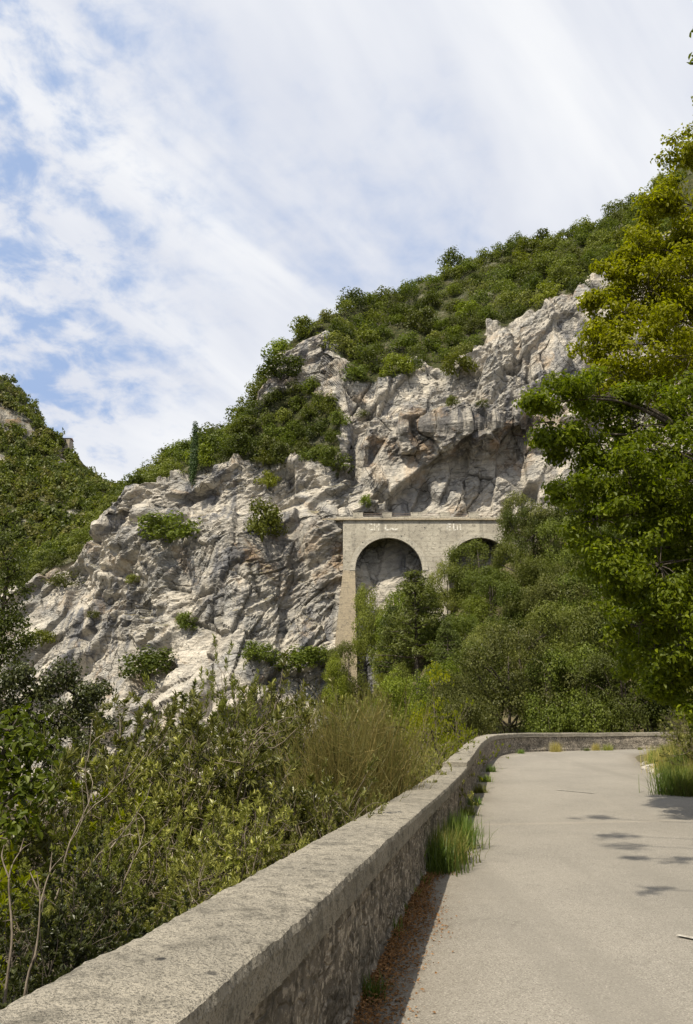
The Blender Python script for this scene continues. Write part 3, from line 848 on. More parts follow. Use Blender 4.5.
# arch rings
for cx, r_ in arch:
    g = Geo(); th = np.linspace(math.pi, 0, 33); ro = r_ + .72
    ring = []
    for rad, yy in ((r_ + .004, VY + .3), (r_ + .004, VY - .16), (ro, VY - .16), (ro, VY + .3)): ring.append(np.stack([cx + rad * np.cos(th), np.full(33, yy), zspr + rad * np.sin(th)], -1))
    g.add(np.stack(ring, 1), grid_faces(33, 4)); vpart('arch_ring', g, M['ring'])
# piers, the end one battered and running far down the gully
def pier(xa, xb, zb, spread, mat, flare=0.):
    g = Geo(); ns_ = 14; zz = np.linspace(zspr, zb, ns_); k = (zspr - zz) / (zspr - zb)
    L_ = []
    for i in range(ns_):
        e = spread * k[i]
        L_.append([(xa - e - flare * k[i], VY - .1 - e * 1.9, zz[i]), (xb + e * .3, VY - .1 - e * 1.9, zz[i]), (xb + e * .3, VY + VD, zz[i]), (xa - e - flare * k[i], VY + VD, zz[i])])
    V = np.array(L_); a = np.arange(ns_ * 4).reshape(ns_, 4); b = np.roll(a, -1, 1)
    g.add(V, np.stack([a[:-1], b[:-1], b[1:], a[1:]], -1).reshape(-1, 4)); vpart('pier', g, mat)
pier(xl, arch[0][0] - 4.35, vz(735), 1.0, M['pier'], 1.1)
for a_, b_ in zip(arch[:-1], arch[1:]): pier(a_[0] + 4.35, b_[0] - 4.35, zbot, .5, M['viaduct'])
# string course, parapet, parapet piers and rails
g = Geo(); box(g, ((xl + xr) / 2 - 1.3, VY + .1, ztop + .1), (xr - xl + 2.8, .75, .2)); vpart('string_course', g, M['pier'])
g = Geo(); box(g, ((xl + xr) / 2 - 1.3, VY + .2, ztop + .36), (xr - xl + 2.6, .35, .32)); vpart('parapet', g, M['viaduct'])
xs = [vx(358 + 29 * k) for k in range(10)]
for x_ in xs:
    g = Geo(); box(g, (x_, VY + .2, ztop + .76), (1.3, .4, .62)); box(g, (x_, VY + .2, ztop + 1.1), (1.4, .46, .07)); vpart('parapet_post', g, M['viaduct'])
for xa, xb in zip(xs[:-1], xs[1:]):
    g = Geo()
    for zz in (.72, .98): tube(g, [(xa + .68, VY + .2, ztop + zz), (xb - .68, VY + .2, ztop + zz)], .03, 5)
    vpart('railing', g, M['steel'])
# worn white painted lettering on the spandrels, brush strokes as thin slabs
def strokes(px0, py0, w, segs):
    g = Geo()
    for poly in segs:
        for (xa, ya), (xb, yb) in zip(poly[:-1], poly[1:]):
            A = np.array([vx(px0 + xa * w), VY - .012, vz(py0 + ya * 7.0)]); B = np.array([vx(px0 + xb * w), VY - .012, vz(py0 + yb * 7.0)])
            d_ = norm(B - A); nn_ = np.array([-d_[2], 0, d_[0]]) * .10
            g.add([A + nn_, A - nn_, B - nn_, B + nn_, A + nn_ + [0, .03, 0], A - nn_ + [0, .03, 0], B - nn_ + [0, .03, 0], B + nn_ + [0, .03, 0]], [[0, 1, 2, 3], [4, 7, 6, 5], [0, 4, 5, 1], [2, 6, 7, 3], [1, 5, 6, 2], [0, 3, 7, 4]])
    vpart('painted_lettering', g, M['lime'])
strokes(368, 523.5, 11, [[(.38, .1), (.1, .1), (0, .5), (.1, .9), (.42, .85)], [(.6, 0), (.58, 1)], [(.6, .5), (.95, .4)], [(.98, 0), (.95, 1)]])
strokes(385, 524, 13, [[(.05, .1), (.02, .85), (.35, .8), (.5, .6), (.7, .85), (1, .6)]])
strokes(447, 523.5, 14, [[(.3, .1), (.02, .1), (0, .9), (.3, .9)], [(.02, .5), (.25, .5)], [(.45, 0), (.44, .9), (.62, .9)], [(.72, .2), (.72, .9)], [(.95, .1), (.93, .9)]])

# ------------------------------------------------------------------ trees of the wooded slope
def shell_blobs(rng, n, R3, rb, cz):
    out = []
    lobes = [(norm(rng.normal(0, 1, 3)) * np.array(R3) * rng.uniform(.45, .7), rng.uniform(.42, .62)) for _ in range(9)]
    for k in range(n):
        c, f = lobes[k % 9]; u_ = norm(rng.normal(0, 1, 3)); u_[2] = abs(u_[2]) if rng.random() < .75 else u_[2]
        q = c + norm(u_ + norm(c / np.array(R3)) * .4) * np.array(R3) * f * rng.uniform(.75, 1.05)
        out.append((q + [0, 0, cz], np.array([1, 1, .8]) * rng.uniform(*rb)))
    return out


def make_tree(seed, mat, n, per, L, R3, cz, bark='bark', rb=(.1, .19), trunk_r=.02, bare=0):
    """unit-height tree: trunk mesh and crown mesh"""
    rng = np.random.default_rng(seed)
    bl = shell_blobs(rng, n, R3, rb, cz)
    g = Geo(); g.add(*blob_leaves(rng, bl, per, L, L * .7, jit=.5, shell=.72)); crown = g.mesh('crown', mat)
    g = Geo(); top = cz + R3[2] * .5
    zz = np.linspace(-.12, top, 8); wob = np.cumsum(rng.normal(0, .008, (8, 2)), 0)
    tr = np.stack([wob[:, 0], wob[:, 1], zz], -1); tube(g, tr, np.linspace(trunk_r, trunk_r * .25, 8), 8)
    for k in range(12):
        c = bl[rng.integers(len(bl))][0]; i = rng.integers(2, 6); st = tr[i]
        tube(g, [st, (st + c) / 2 + [0, 0, .02], c], [trunk_r * .45, trunk_r * .3, trunk_r * .1], 5)
    return crown, g.mesh('trunk', M[bark], True)


def make_pine(seed):
    rng = np.random.default_rng(seed); bl = []; g2 = Geo()
    tr = np.array([(0, 0, -.12), (.005, 0, .3), (.0, .005, .6), (0, 0, .98)]); tube(g2, tr, [.017, .014, .009, .003], 8)
    for z in np.linspace(.38, .97, 15):
        rr_ = .30 * (1 - (z - .3) / .72) ** .75 + .02
        for k in range(rng.integers(4, 7)):
            a = rng.uniform(0, 6.28); L_ = rr_ * rng.uniform(.6, 1.1); e = np.array([math.cos(a) * L_, math.sin(a) * L_, z + .05 * L_])
            tube(g2, [(0, 0, z), e * [.6, .6, 1], e], [.005, .0035, .0015], 4)
            for f in (.5, .8, 1.0): bl.append((np.array([e[0] * f, e[1] * f, e[2] + .012 * f]), np.array([.05, .05, .024]) * rng.uniform(.7, 1.3) * (1 if z < .9 else .7)))
    g = Geo(); g.add(*blob_leaves(rng, bl, 17000, .030, .010, shell=.1, up=.8, jit=1.2, droop=.0)); return g.mesh('crown', M['needle']), g2.mesh('trunk', M['bark'], True)


TREES = {'oak': make_tree(21, M['leaf_oak'], 150, 19000, .021, (.44, .44, .42), .56, rb=(.055, .10)), 'oak2': make_tree(22, M['leaf_oak'], 160, 19000, .020, (.48, .44, .40), .58, rb=(.055, .095)),
         'olive': make_tree(23, M['leaf_olive'], 160, 19000, .0195, (.44, .46, .42), .56, rb=(.055, .095)), 'green': make_tree(24, M['leaf_green'], 140, 17000, .021, (.40, .40, .44), .55, rb=(.055, .095)),
         'yellow': make_tree(25, M['leaf_yellow'], 70, 9000, .022, (.30, .32, .40), .55, rb=(.05, .09)), 'pine': make_pine(26)}


def tree(kind, x, y, h, label, group=None, spread=1., z=None, name='tree'):
    cr, tk = TREES[kind]
    gz = float(ground(np.array([x]), np.array([y]))[0]) if z is None else z
    root = empty(name, (x, y, gz)); spread *= .84
    root.scale = (h * spread, h * spread, h); root.rotation_euler = (0, 0, rng.uniform(0, 6.28))
    link('trunk', tk, root); link('crown', cr, root)
    return tag(root, label, 'tree', group)


def tree_pix(kind, px, pytop, Y, label, group=None, spread=1., name='tree', hmin=7.):
    P_ = at(px, pytop, Y); gz = float(ground(np.array([P_[0]]), np.array([P_[1]]))[0])
    h = max(hmin, P_[2] - gz)
    return tree(kind, P_[0], P_[1], h, label, group, spread, min(gz, P_[2] - h + .01), name)


GW = 'trees of the wooded slope'
WL = 'dark green broadleaf tree among the crowns of the wooded slope below the viaduct'
WR = 'broadleaf tree in the dense row of crowns behind the parapet at the road bend'
for kind, px_, pt, Y_, sp, lb, gr, nm in [
        ('pine', 415, 572, 72, 1.25, 'pine with a bare lower trunk standing below the first arch', None, 'pine_tree'), ('pine', 393, 606, 76, .9, 'smaller pine close beside the viaduct pier foot', None, 'pine_tree'),
        ('pine', 447, 622, 66, 1.0, 'yellowish pine among the broadleaf crowns down the slope from the second arch', None, 'pine_tree'),
        ('green', 394, 580, 88, .75, 'green tree whose crown rises into the opening of the first arch', None, 'tree'), ('olive', 446, 562, 90, .8, 'grey green tree in front of the pier between the arches', None, 'tree'),
        ('oak', 415, 582, 86, .9, WL, GW, 'tree'), ('olive', 377, 582, 91, .6, 'greyish tree just inside the first arch beside the pier', None, 'tree'),
        ('oak', 478, 536, 88, .95, 'dark tree hiding the lower half of the second arch', None, 'tree'), ('oak2', 522, 508, 88, .8, WL, GW, 'tree'), ('olive', 528, 492, 90, .9, WL, GW, 'tree'),
        ('oak', 556, 478, 88, .9, WL, GW, 'tree'), ('oak2', 590, 470, 84, .9, WL, GW, 'tree'), ('oak', 625, 470, 80, .9, WL, GW, 'tree'), ('olive', 655, 480, 76, .9, WL, GW, 'tree'),
        ('oak2', 490, 566, 80, 1.0, WL, GW, 'tree'), ('olive', 520, 540, 80, .9, WL, GW, 'tree'), ('oak', 548, 520, 79, .9, WL, GW, 'tree'), ('oak', 580, 515, 76, .9, WL, GW, 'tree'), ('oak2', 612, 520, 72, .9, WL, GW, 'tree'),
        ('green', 468, 590, 76, 1.0, WL, GW, 'tree'), ('oak', 505, 580, 73, .9, WL, GW, 'tree'), ('olive', 538, 566, 71, 1., WL, GW, 'tree'), ('olive', 570, 555, 68, 1., WL, GW, 'tree'), ('oak', 600, 560, 65, 1., WL, GW, 'tree'), ('oak2', 640, 550, 62, 1., WL, GW, 'tree'),
        ('oak2', 452, 612, 72, 1.05, WL, GW, 'tree'), ('oak', 398, 628, 80, .65, WL, GW, 'tree'), ('green', 384, 640, 82, .5, WL, GW, 'tree'), ('olive', 490, 618, 66, .9, WL, GW, 'tree'),
        ('olive', 520, 606, 62, 1., WR, 'trees behind the bend', 'tree'), ('oak', 555, 600, 60, 1., WR, 'trees behind the bend', 'tree'), ('olive', 590, 600, 57, 1., WR, 'trees behind the bend', 'tree'), ('oak2', 630, 605, 55, 1., WR, 'trees behind the bend', 'tree'),
        ('oak', 475, 640, 58, .85, WR, 'trees behind the bend', 'tree'), ('olive', 505, 625, 54, 1.05, 'big rounded grey green oak directly behind the bend of the parapet', None, 'tree'), ('oak', 545, 645, 52, .9, WR, 'trees behind the bend', 'tree'),
        ('oak', 580, 640, 52, .9, WR, 'trees behind the bend', 'tree'), ('oak2', 615, 650, 51, .9, WR, 'trees behind the bend', 'tree'), ('oak', 655, 640, 52, .9, WR, 'trees behind the bend', 'tree'), ('oak2', 700, 630, 54, .9, WR, 'trees behind the bend', 'tree'),
        ('olive', 462, 668, 50, .8, WR, 'trees behind the bend', 'tree'), ('green', 432, 655, 60, .8, 'light green tree between the pine and the parapet end', None, 'tree'),
        ('yellow', 436, 664, 36, .75, 'yellowing sapling standing just outside the parapet before the bend', None, 'tree'), ('green', 405, 668, 50, .8, 'bright green young tree beyond the dry broom', None, 'tree'),
        ('oak', 349, 638, 88, .62, 'dark bushy tree hiding the foot of the tall viaduct pier', None, 'tree'), ('green', 338, 652, 84, .6, 'fresh green tree under the foot of the tall viaduct pier', None, 'tree'), ('oak', 394, 660, 66, .7, WL, GW, 'tree'), ('green', 369, 690, 64, .5, 'green tree at the foot of the grey scree', None, 'tree')]:
    tree_pix(kind, px_, pt, Y_, lb, gr, sp, nm)

# tall cypress on the buttress
g = Geo(); rc = np.random.default_rng(4)
bl = [(np.array([.012 * rc.normal(), .012 * rc.normal(), z]), np.array([.072, .072, .09]) * (1.1 - .6 * abs(z - .35) / .65)) for z in np.linspace(.03, .94, 46)]
g.add(*blob_leaves(rc, bl, 30000, .022, .012, shell=.4, up=.9, droop=-.2))
P_ = cliff_pix(193, 490) + np.array([0, -1.6, 0]); cyp = tag(empty('cypress', Vector(P_)), 'slender dark cypress standing upright on the crest of the pale buttress', 'tree')
Hc = float(at(193, 420, P_[1])[2] - P_[2]); cyp.scale = (Hc * .78, Hc * .78, Hc); link('crown', g.mesh('crown', M['cypress']), cyp)
g = Geo(); tube(g, [(0, 0, -.06), (0, 0, .3), (0, 0, .8)], [.016, .012, .004], 7); link('trunk', g.mesh('trunk', M['bark']), cyp)

# ------------------------------------------------------------------ roadside trees on the bank
def limb_tree(name, blobs_px, base, mat, label, leaf, per, seed, bark='bark', flat=.6, trunk_top=.9):
    rng = np.random.default_rng(seed); base = np.array(base, float); bl = []
    for px_, py_, rp, Y_ in blobs_px:
        c = at(px_, py_, Y_); r_ = rp / F_PX * (Y_ * math.cos(PITCH) + (c[2] - CAM_Z) * math.sin(PITCH))
        bl.append((c, r_))
    tops = np.array([c for c, _ in bl]); zt = tops[:, 2].max() * trunk_top
    cen = tops.mean(0)
    tr = np.array([base - [0, 0, .4], base + (np.array([cen[0], cen[1], 0]) * .08 - [base[0] * .08, base[1] * .08, 0]) + [0, 0, zt * .25], [base[0] * .75 + cen[0] * .25, base[1] * .75 + cen[1] * .25, zt * .55 + base[2] * .45], [base[0] * .45 + cen[0] * .55, base[1] * .45 + cen[1] * .55, zt]])
    trc = catmull(tr, 10); g = Geo(); tube(g, trc, np.linspace(.17, .035, len(trc)), 10)
    sub = []
    for c, r_ in bl:
        low = trc[trc[:, 2] < max(c[2] - .15, base[2] + 1.)]
        st = low[np.argmin(np.linalg.norm(low - c, axis=1) + .0 * low[:, 2])]
        mid = (st + c) / 2 + [0, 0, .12 * np.linalg.norm(c - st)]
        path = catmull(np.array([st, mid, c]), 6); tube(g, path, np.linspace(min(.055, .025 + .007 * np.linalg.norm(c - st)), .008, len(path)), 6)
        for k in range(int(7 * r_ / .7) + 5):                       # leafy sprays round the limb's end
            u_ = norm(rng.normal(0, 1, 3)) * rng.uniform(.35, 1.0); q = c + u_ * r_ * [1, 1, .85]
            s_ = rng.uniform(.26, .5) * min(1., .55 + .45 * r_)
            sub.append((q, np.array([s_, s_, s_ * flat])))
            tube(g, [c + (q - c) * .1, (c + q) / 2 + [0, 0, .05], q], [.011, .008, .004], 4)
    root = tag(empty(name, Vector(base)), label, 'tree')
    gl = Geo(); gl.add(*blob_leaves(rng, sub, per, leaf, leaf * .62, 'hex', shell=.15, up=.9, droop=.22, jit=.75))
    for nm, me in (('trunk', g.mesh('trunk', M[bark], True)), ('crown', gl.mesh('crown', mat))):
        o = link(nm, me, root); o.matrix_parent_inverse = root.matrix_basis.inverted()
    return root


B1 = [(543, 402, 20, 14.5), (570, 395, 30, 15), (556, 440, 24, 15), (600, 398, 36, 15.5), (640, 425, 55, 15.5), (600, 450, 42, 15), (572, 485, 28, 15), (596, 520, 38, 15), (634, 500, 55, 15), (680, 480, 60, 15),
      (618, 570, 36, 15), (660, 565, 60, 15), (640, 625, 36, 15), (684, 640, 48, 15), (668, 686, 28, 15.5), (705, 700, 40, 15.5), (725, 500, 75, 15.5), (725, 610, 75, 15.5), (600, 560, 22, 16), (650, 460, 50, 17), (690, 540, 60, 17), (760, 560, 80, 16), (690, 420, 50, 16), (640, 590, 45, 16.5), (655, 650, 40, 17), (625, 540, 40, 16.5), (690, 610, 50, 17.5), (670, 520, 55, 17.5)]
B2 = [(684, 150, 24, 17), (664, 196, 26, 17), (694, 205, 44, 17), (640, 246, 24, 17), (612, 268, 16, 17), (648, 290, 44, 17), (692, 280, 55, 17), (618, 312, 32, 17), (598, 348, 26, 17), (640, 350, 50, 16.5), (692, 355, 60, 16.5),
      (730, 250, 75, 18), (735, 340, 80, 17.5), (590, 300, 9, 17), (760, 170, 70, 18), (715, 120, 40, 18), (780, 300, 80, 18), (660, 240, 36, 17.5), (610, 375, 28, 16.5), (668, 320, 50, 18), (640, 300, 40, 18), (690, 240, 45, 18), (670, 380, 50, 17.5), (628, 270, 24, 17.5)]
gz = lambda x, y: float(ground(np.array([x]), np.array([y]))[0])
limb_tree('broadleaf_tree', B1, (10.2, 16.5, gz(10.2, 16.5)), M['leaf_deep'], 'big deep green tree leaning over the road from the bank', .098, 1600, 31)
limb_tree('broadleaf_tree', B2, (11.6, 18.6, gz(11.6, 18.6)), M['leaf_yellow'], 'tall yellow green tree rising above the deep green one on the bank', .105, 1200, 32)
# the neighbour nearer the camera, only its outermost leaves in view; its boughs dapple the road
SUN = np.array([-.47, -.62, 1.0])
B3 = []
for px_, py_, rp in ((600, 818, .45), (612, 836, .5), (630, 846, .35), (632, 858, .25), (652, 796, .5), (668, 805, .55), (690, 818, .6), (700, 775, .9), (680, 860, .3), (655, 890, .25)):
    q = ground_pt(px_, py_); hgt = 8.0
    while True:
        c_ = q + SUN * hgt; e_ = c_ - [0, 0, CAM_Z]; fy_ = e_[1] * math.cos(PITCH) + e_[2] * math.sin(PITCH); uy_ = e_[2] * math.cos(PITCH) - e_[1] * math.sin(PITCH)
        if fy_ < .1 or 512 - F_PX * (uy_ - 1.3) / fy_ < -10: break
        hgt += .25
    B3.append((c_, rp * 1.1))


def overhead():
    rng = np.random.default_rng(44); base = np.array([8.6, 2.0, gz(8.6, 2.)]); g = Geo(); gl = Geo(); sub = []
    tr = catmull(np.array([base - [0, 0, .4], base + [-.1, .2, 4.], base + [-.6, .6, 8.], base + [-1.6, 1.0, 13.]]), 10); tube(g, tr, np.linspace(.2, .06, len(tr)), 10)
    full = [(c, r_) for c, r_ in B3]
    for k in range(26):
        full.append((tr[rng.integers(18, len(tr))] + rng.normal(0, 1.3, 3) * [1, 1, .8] + [1.2, -2.5, .9], rng.uniform(.5, .9)))
    full += [(at(703, 22, 6.5), .16), (at(705, 48, 6.5), .13)]
    for c, r_ in full:
        low = tr[tr[:, 2] < c[2] - .1]; st = low[np.argmin(np.linalg.norm(low - c, axis=1))]
        path = catmull(np.array([st, (st + c) / 2 + [0, 0, .4], c]), 8); tube(g, path, np.linspace(.06, .012, len(path)), 6)
        for j in range(int(9 * r_) + 3):
            q = c + norm(rng.normal(0, 1, 3)) * r_ * rng.uniform(.2, .9) * [1, 1, .6]; sub.append((q, np.array([.3, .3, .14]) * min(1, r_ + .3))); tube(g, [c, (c + q) / 2, q], [.01, .007, .003], 4)
    gl.add(*blob_leaves(rng, sub, 900, .1, .062, 'hex', shell=.1, up=.9, droop=.2))
    root = tag(empty('broadleaf_tree', Vector(base)), 'leafy bough tip hanging in at the upper edge over the sky', 'tree')
    for nm, me in (('trunk', g.mesh('trunk', M['bark'], True)), ('crown', gl.mesh('crown', M['leaf_green']))):
        o = link(nm, me, root); o.matrix_parent_inverse = root.matrix_basis.inverted()


overhead()

# ------------------------------------------------------------------ shrubs outside the parapet
def grow(rng, base, d, length, rad, level, out, tips, nch=5, up=.25, wig=.22):
    n_ = 5; pts = [np.array(base, float)]; d = norm(np.array(d, float))
    for i in range(n_):
        d = norm(d + rng.normal(0, wig, 3) + [0, 0, up * .3]); pts.append(pts[-1] + d * length / n_)
    out.append((np.array(pts), np.linspace(rad, rad * .45, n_ + 1), level))
    if level == 0:
        tips.append((pts[-1], d)); return
    for k in range(nch):
        i = rng.integers(2, n_ + 1); a = norm(d + rng.normal(0, .75, 3) + [0, 0, up])
        grow(rng, pts[i], a, length * rng.uniform(.45, .75), rad * .5, level - 1, out, tips, nch, up, wig)
    tips.append((pts[-1], d))


def make_shrub(seed, mat, stems=7, height=2.6, spread=.55, levels=2, nch=5, per_tip=13, L=.055, Wd=.017, bark='twig', bare=.0, up=.25, tilt=.9, first=0):
    """near shrub: stems with leaf rosettes at the twig ends"""
    rng = np.random.default_rng(seed); out, tips = [], []
    for k in range(stems):
        a = rng.uniform(0, 6.28); d = np.array([math.cos(a) * spread, math.sin(a) * spread, 1]) * rng.uniform(.7, 1.1)
        grow(rng, (math.cos(a) * .15, math.sin(a) * .15, -.15), d, height * rng.uniform(.5, .75), .022, levels, out, tips, nch, up)
    g = Geo()
    for p_, r_, l_ in out: tube(g, p_, r_, 5 if l_ else 4)
    stem = g.mesh('stem', M[bark], True)
    if bare >= 1: return None, stem
    T = np.array([a for a, _ in tips]); D = np.array([b for _, b in tips]); keep = rng.random(len(T)) > bare; T, D = T[keep], D[keep]
    P = np.repeat(T, per_tip, 0); A = np.repeat(D, per_tip, 0); m = len(P)
    back = rng.random(m)[:, None] ** 1.3
    side_ = norm(np.cross(A, rng.normal(0, 1, (m, 3)))); P = P - A * back * .17 + side_ * .004
    Dl = norm(A * (.55 + .5 * (1 - back)) + side_ * tilt + [0, 0, .12]); Nl = norm(A - .4 * side_ + rng.normal(0, .3, (m, 3)) + [0, 0, .3])
    sc = rng.uniform(.6, 1.25, m); gl = Geo(); gl.add(*leaf_geo(P, Dl, Nl, L * sc, Wd * sc, 'hex', droop=.15))
    return gl.mesh('foliage', mat), stem


SH = {'bright': make_shrub(201, M['leaf_shrub'], 9, 2.2, .7, 2, 7, 36, .074, .026), 'bright2': make_shrub(202, M['leaf_shrub'], 9, 2.2, .85, 2, 7, 36, .068, .023, up=.15),
      'dark': make_shrub(203, M['leaf_dark'], 9, 2.2, .7, 2, 7, 36, .062, .033, 'bark'), 'olive': make_shrub(204, M['leaf_olive'], 9, 2.2, .8, 2, 7, 34, .06, .02),
      'bare': make_shrub(205, None, 5, 2.0, .6, 2, 4, bare=1, bark='bark_pale', up=.1), 'thin': make_shrub(206, M['leaf_yellow'], 8, 2.3, .6, 2, 6, 22, .062, .034, up=.1, tilt=1.1),
      'stick': make_shrub(207, None, 1, 2.6, .1, 1, 2, bare=1, bark='bark_pale', up=.25)}


def make_broom(seed):
    rng = np.random.default_rng(seed); g = Geo(); gs_ = Geo()
    for k in range(820):
        a = rng.uniform(0, 6.28); lean = abs(rng.normal(0, .42)); H = rng.uniform(.8, 2.0); b = np.array([rng.normal(0, .22), rng.normal(0, .22), rng.uniform(0, .7)])
        d = np.array([math.cos(a) * lean, math.sin(a) * lean, 1.]); u_ = np.linspace(0, 1, 5)[:, None]
        a2 = a + rng.normal(0, .7); p_ = b + d * u_ * H * .75 + np.array([math.cos(a2), math.sin(a2), 0]) * (u_ ** 2) * lean * .35 + rng.normal(0, .04, (5, 3)) * u_
        tube(g, p_, np.linspace(.0055, .002, 5), 3)
        for q in range(4):
            i_ = rng.integers(1, 4); dd = norm(d * .5 + rng.normal(0, .6, 3)) * rng.uniform(.15, .5); tube(g, [p_[i_], p_[i_] + dd * .5 + [0, 0, .02], p_[i_] + dd + [0, 0, .08]], [.003, .0025, .0015], 3)
    for k in range(10):
        a = rng.uniform(0, 6.28); tube(gs_, [(0, 0, -.2), (math.cos(a) * .15, math.sin(a) * .15, .35), (math.cos(a) * .35, math.sin(a) * .35, .9)], [.02, .015, .006], 5)
    return g.mesh('foliage', M['broom']), gs_.mesh('stem', M['twig'])


SH['broom'] = make_broom(210)


def shrub(kind, px_, pytop, Y_, label, group=None, wide=1., cat='bush', name='shrub', drop=0.):
    P_ = at(px_, pytop, Y_); z = gz(P_[0], P_[1]) - drop
    top_ = max((v[2] for m_ in SH[kind] if m_ for v in m_.vertices and [max((q.co for q in m_.vertices), key=lambda c: c[2])]), default=2.) * .93
    s_ = max(.25, (P_[2] - z) / top_)
    root = empty(name, (P_[0], P_[1], z)); root.scale = (s_ * wide, s_ * wide, s_); root.rotation_euler = (0, 0, rng.uniform(0, 6.28))
    fo, st = SH[kind]
    link('stem', st, root)
    if fo: link('foliage', fo, root)
    return tag(root, label, cat, group)


for a in [('bright', 215, 700, 10, 'light leaved shrub with dark forking stems in front of the cliff foot'), ('bright2', 265, 668, 12.5, 'tall light leaved shrub beside the dry broom'), ('bright', 165, 748, 9, 'light leaved shrub below the gap of pale rock'),
          ('bright2', 290, 770, 9.0, 'low light leaved shrub against the parapet under the broom'), ('bright', 245, 795, 7.6, 'light leaved shrub close against the coping'), ('bright2', 185, 840, 6.4, 'light leaved shrub against the coping beside the bare twigs'),
          ('olive', 120, 800, 7.2, 'olive shrub tangled with grey twigs'), ('dark', 60, 850, 5.6, 'dark shady shrub behind the two bare stems'), ('dark', 120, 900, 5.0, 'dark shrub at the outer foot of the coping'), ('dark', 15, 880, 4.6, 'dark shrub beside the pale end of the coping'),
          ('bright', 325, 690, 15, 'light shrub behind the dry broom'), ('olive', 85, 745, 9.5, 'olive shrub under the dark round tree'), ('dark', 150, 690, 14, 'dark shrub in front of the cracked grey slabs'),
          ('olive', 235, 650, 20, 'olive shrub at the foot of the buttress beyond the light leaved shrubs'), ('bright2', 395, 712, 20, 'fresh green shrub outside the parapet beyond the broom'), ('olive', 300, 690, 24, 'olive shrub below the viaduct recess'),
          ('thin', 425, 705, 24, 'yellowish shrub outside the parapet near its step'), ('thin', 458, 716, 30, 'yellow green shrub just outside the step of the parapet'), ('bright', 366, 692, 27, 'green shrub below the grey scree'),
          ('bright2', 322, 768, 10.5, 'small green shrub leaning on the coping'), ('thin', -22, 715, 7.5, 'yellow green leafy sapling below the thin dark tree'), ('bright2', 432, 738, 17.5, 'low green shrub beside the coping near the step')]:
    shrub(a[0], a[1], a[2], a[3], a[4], wide=.62 if a[3] > 16 else (.7 if a[1] > 280 else .9))
for a in [('broom', 335, 692, 11.5, 'dry tan spanish broom bush of upright stalks'), ('broom', 378, 690, 13.5, 'greener broom bush beside the dry tan one')]: shrub(*a, wide=.55)
for a in [('bare', 195, 815, 6.6, 'tangle of leafless grey twigs against the coping'), ('bare', 85, 735, 8.2, 'leafless grey bush under the dark tree'), ('bare', 140, 770, 7.6, 'leafless twiggy bush between olive and dark shrubs')]: shrub(*a)
for pl, lb in (([[(6, 990), (12, 935), (9, 878), (20, 852), (31, 843)], [(9, 878), (2, 858), (4, 845)], [(20, 852), (24, 838)]], 'pale bare stem with a bent fork standing at the edge of the shady shrubs'),
               ([[(24, 1000), (36, 950), (40, 905), (37, 872)], [(40, 905), (50, 872), (64, 855)], [(38, 890), (30, 872)], [(50, 872), (52, 852)]], 'pale straight bare stem next to the bent one')):
    base = at(pl[0][0][0], pl[0][0][1], 4.3); root = tag(empty('bare_stem', Vector(base)), lb, 'stem')
    for k, path in enumerate(pl):
        g = Geo(); w_ = np.array([at(a[0], a[1], 4.3 + .05 * i_) for i_, a in enumerate(path)])
        if k == 0: w_ = np.vstack([w_[0] - [0, 0, .9], w_])
        c_ = catmull(w_, 6); tube(g, c_, np.linspace(.0085 if k == 0 else .0045, .002, len(c_)), 6)
        o = link('stem' if k == 0 else 'branch', g.mesh('stem', M['twig'], True), root); o.matrix_parent_inverse = root.matrix_basis.inverted()

# dark trees at the edge of the gorge, made from limbs and sprays
limb_tree('tree', [(30, 680, 24, 15), (62, 678, 22, 15), (95, 690, 20, 15), (20, 720, 30, 15), (60, 715, 30, 15), (90, 730, 22, 15), (45, 760, 30, 15), (5, 700, 30, 15), (80, 700, 18, 16)], (-5.0, 15.6, gz(-5, 15.6)), M['leaf_dark'], 'dark round crowned oak below the pale slabs', .07, 1500, 51, flat=.7)
limb_tree('tree', [(8, 560, 16, 17), (20, 590, 12, 17), (-5, 590, 26, 17), (5, 625, 15, 17), (-15, 640, 30, 17), (0, 545, 10, 17), (18, 620, 8, 17), (14, 572, 14, 17), (6, 605, 20, 17), (-4, 650, 24, 17), (12, 655, 14, 17), (24, 640, 9, 17)], (-8.0, 17.4, gz(-8, 17.4)), M['leaf_oak'], 'thin dark tree with slanting trunk at the edge of the gorge', .07, 620, 52, flat=.8)
limb_tree('tree', [(10, 730, 22, 7.5), (30, 750, 18, 7.5), (5, 775, 26, 7.4), (35, 790, 18, 7.4), (-15, 750, 30, 7.6), (20, 820, 18, 7.3)], (-3.5, 7.9, gz(-3.5, 7.9)), M['leaf_green'], 'young broad leaved tree with yellow green leaves above the dark shrubs', .075, 620, 53)

# ------------------------------------------------------------------ grasses and stones
def make_grass(seed, mat, n, H, r, lean=.45, w=.006, droop=.5):
    rng = np.random.default_rng(seed); g = Geo()
    for k in range(n):
        a = rng.uniform(0, 6.28); l_ = abs(rng.normal(0, lean)); h = H * rng.uniform(.45, 1.1); b = np.array([rng.normal(0, r), rng.normal(0, r), -.02]); u_ = np.linspace(0, 1, 5)[:, None]
        d = np.array([math.cos(a), math.sin(a), 0]); c = b + [0, 0, 1] * u_ * h * (1 - droop * l_ * u_ * .6) + d * (u_ ** 1.7) * l_ * h
        sd = np.array([-d[1], d[0], 0]) * (w * (1 - u_ ** 2 * .95)) * rng.uniform(.7, 1.3)
        g.add(np.stack([c - sd, c + sd], 1), grid_faces(5, 2))
    return g.mesh('grass_tuft', mat)


GR = {'green': make_grass(301, M['grass'], 420, .58, .16, .6), 'straw': make_grass(302, M['straw'], 420, .9, .2, .35), 'weed': make_grass(303, M['grass'], 120, .3, .1, .6, .008)}


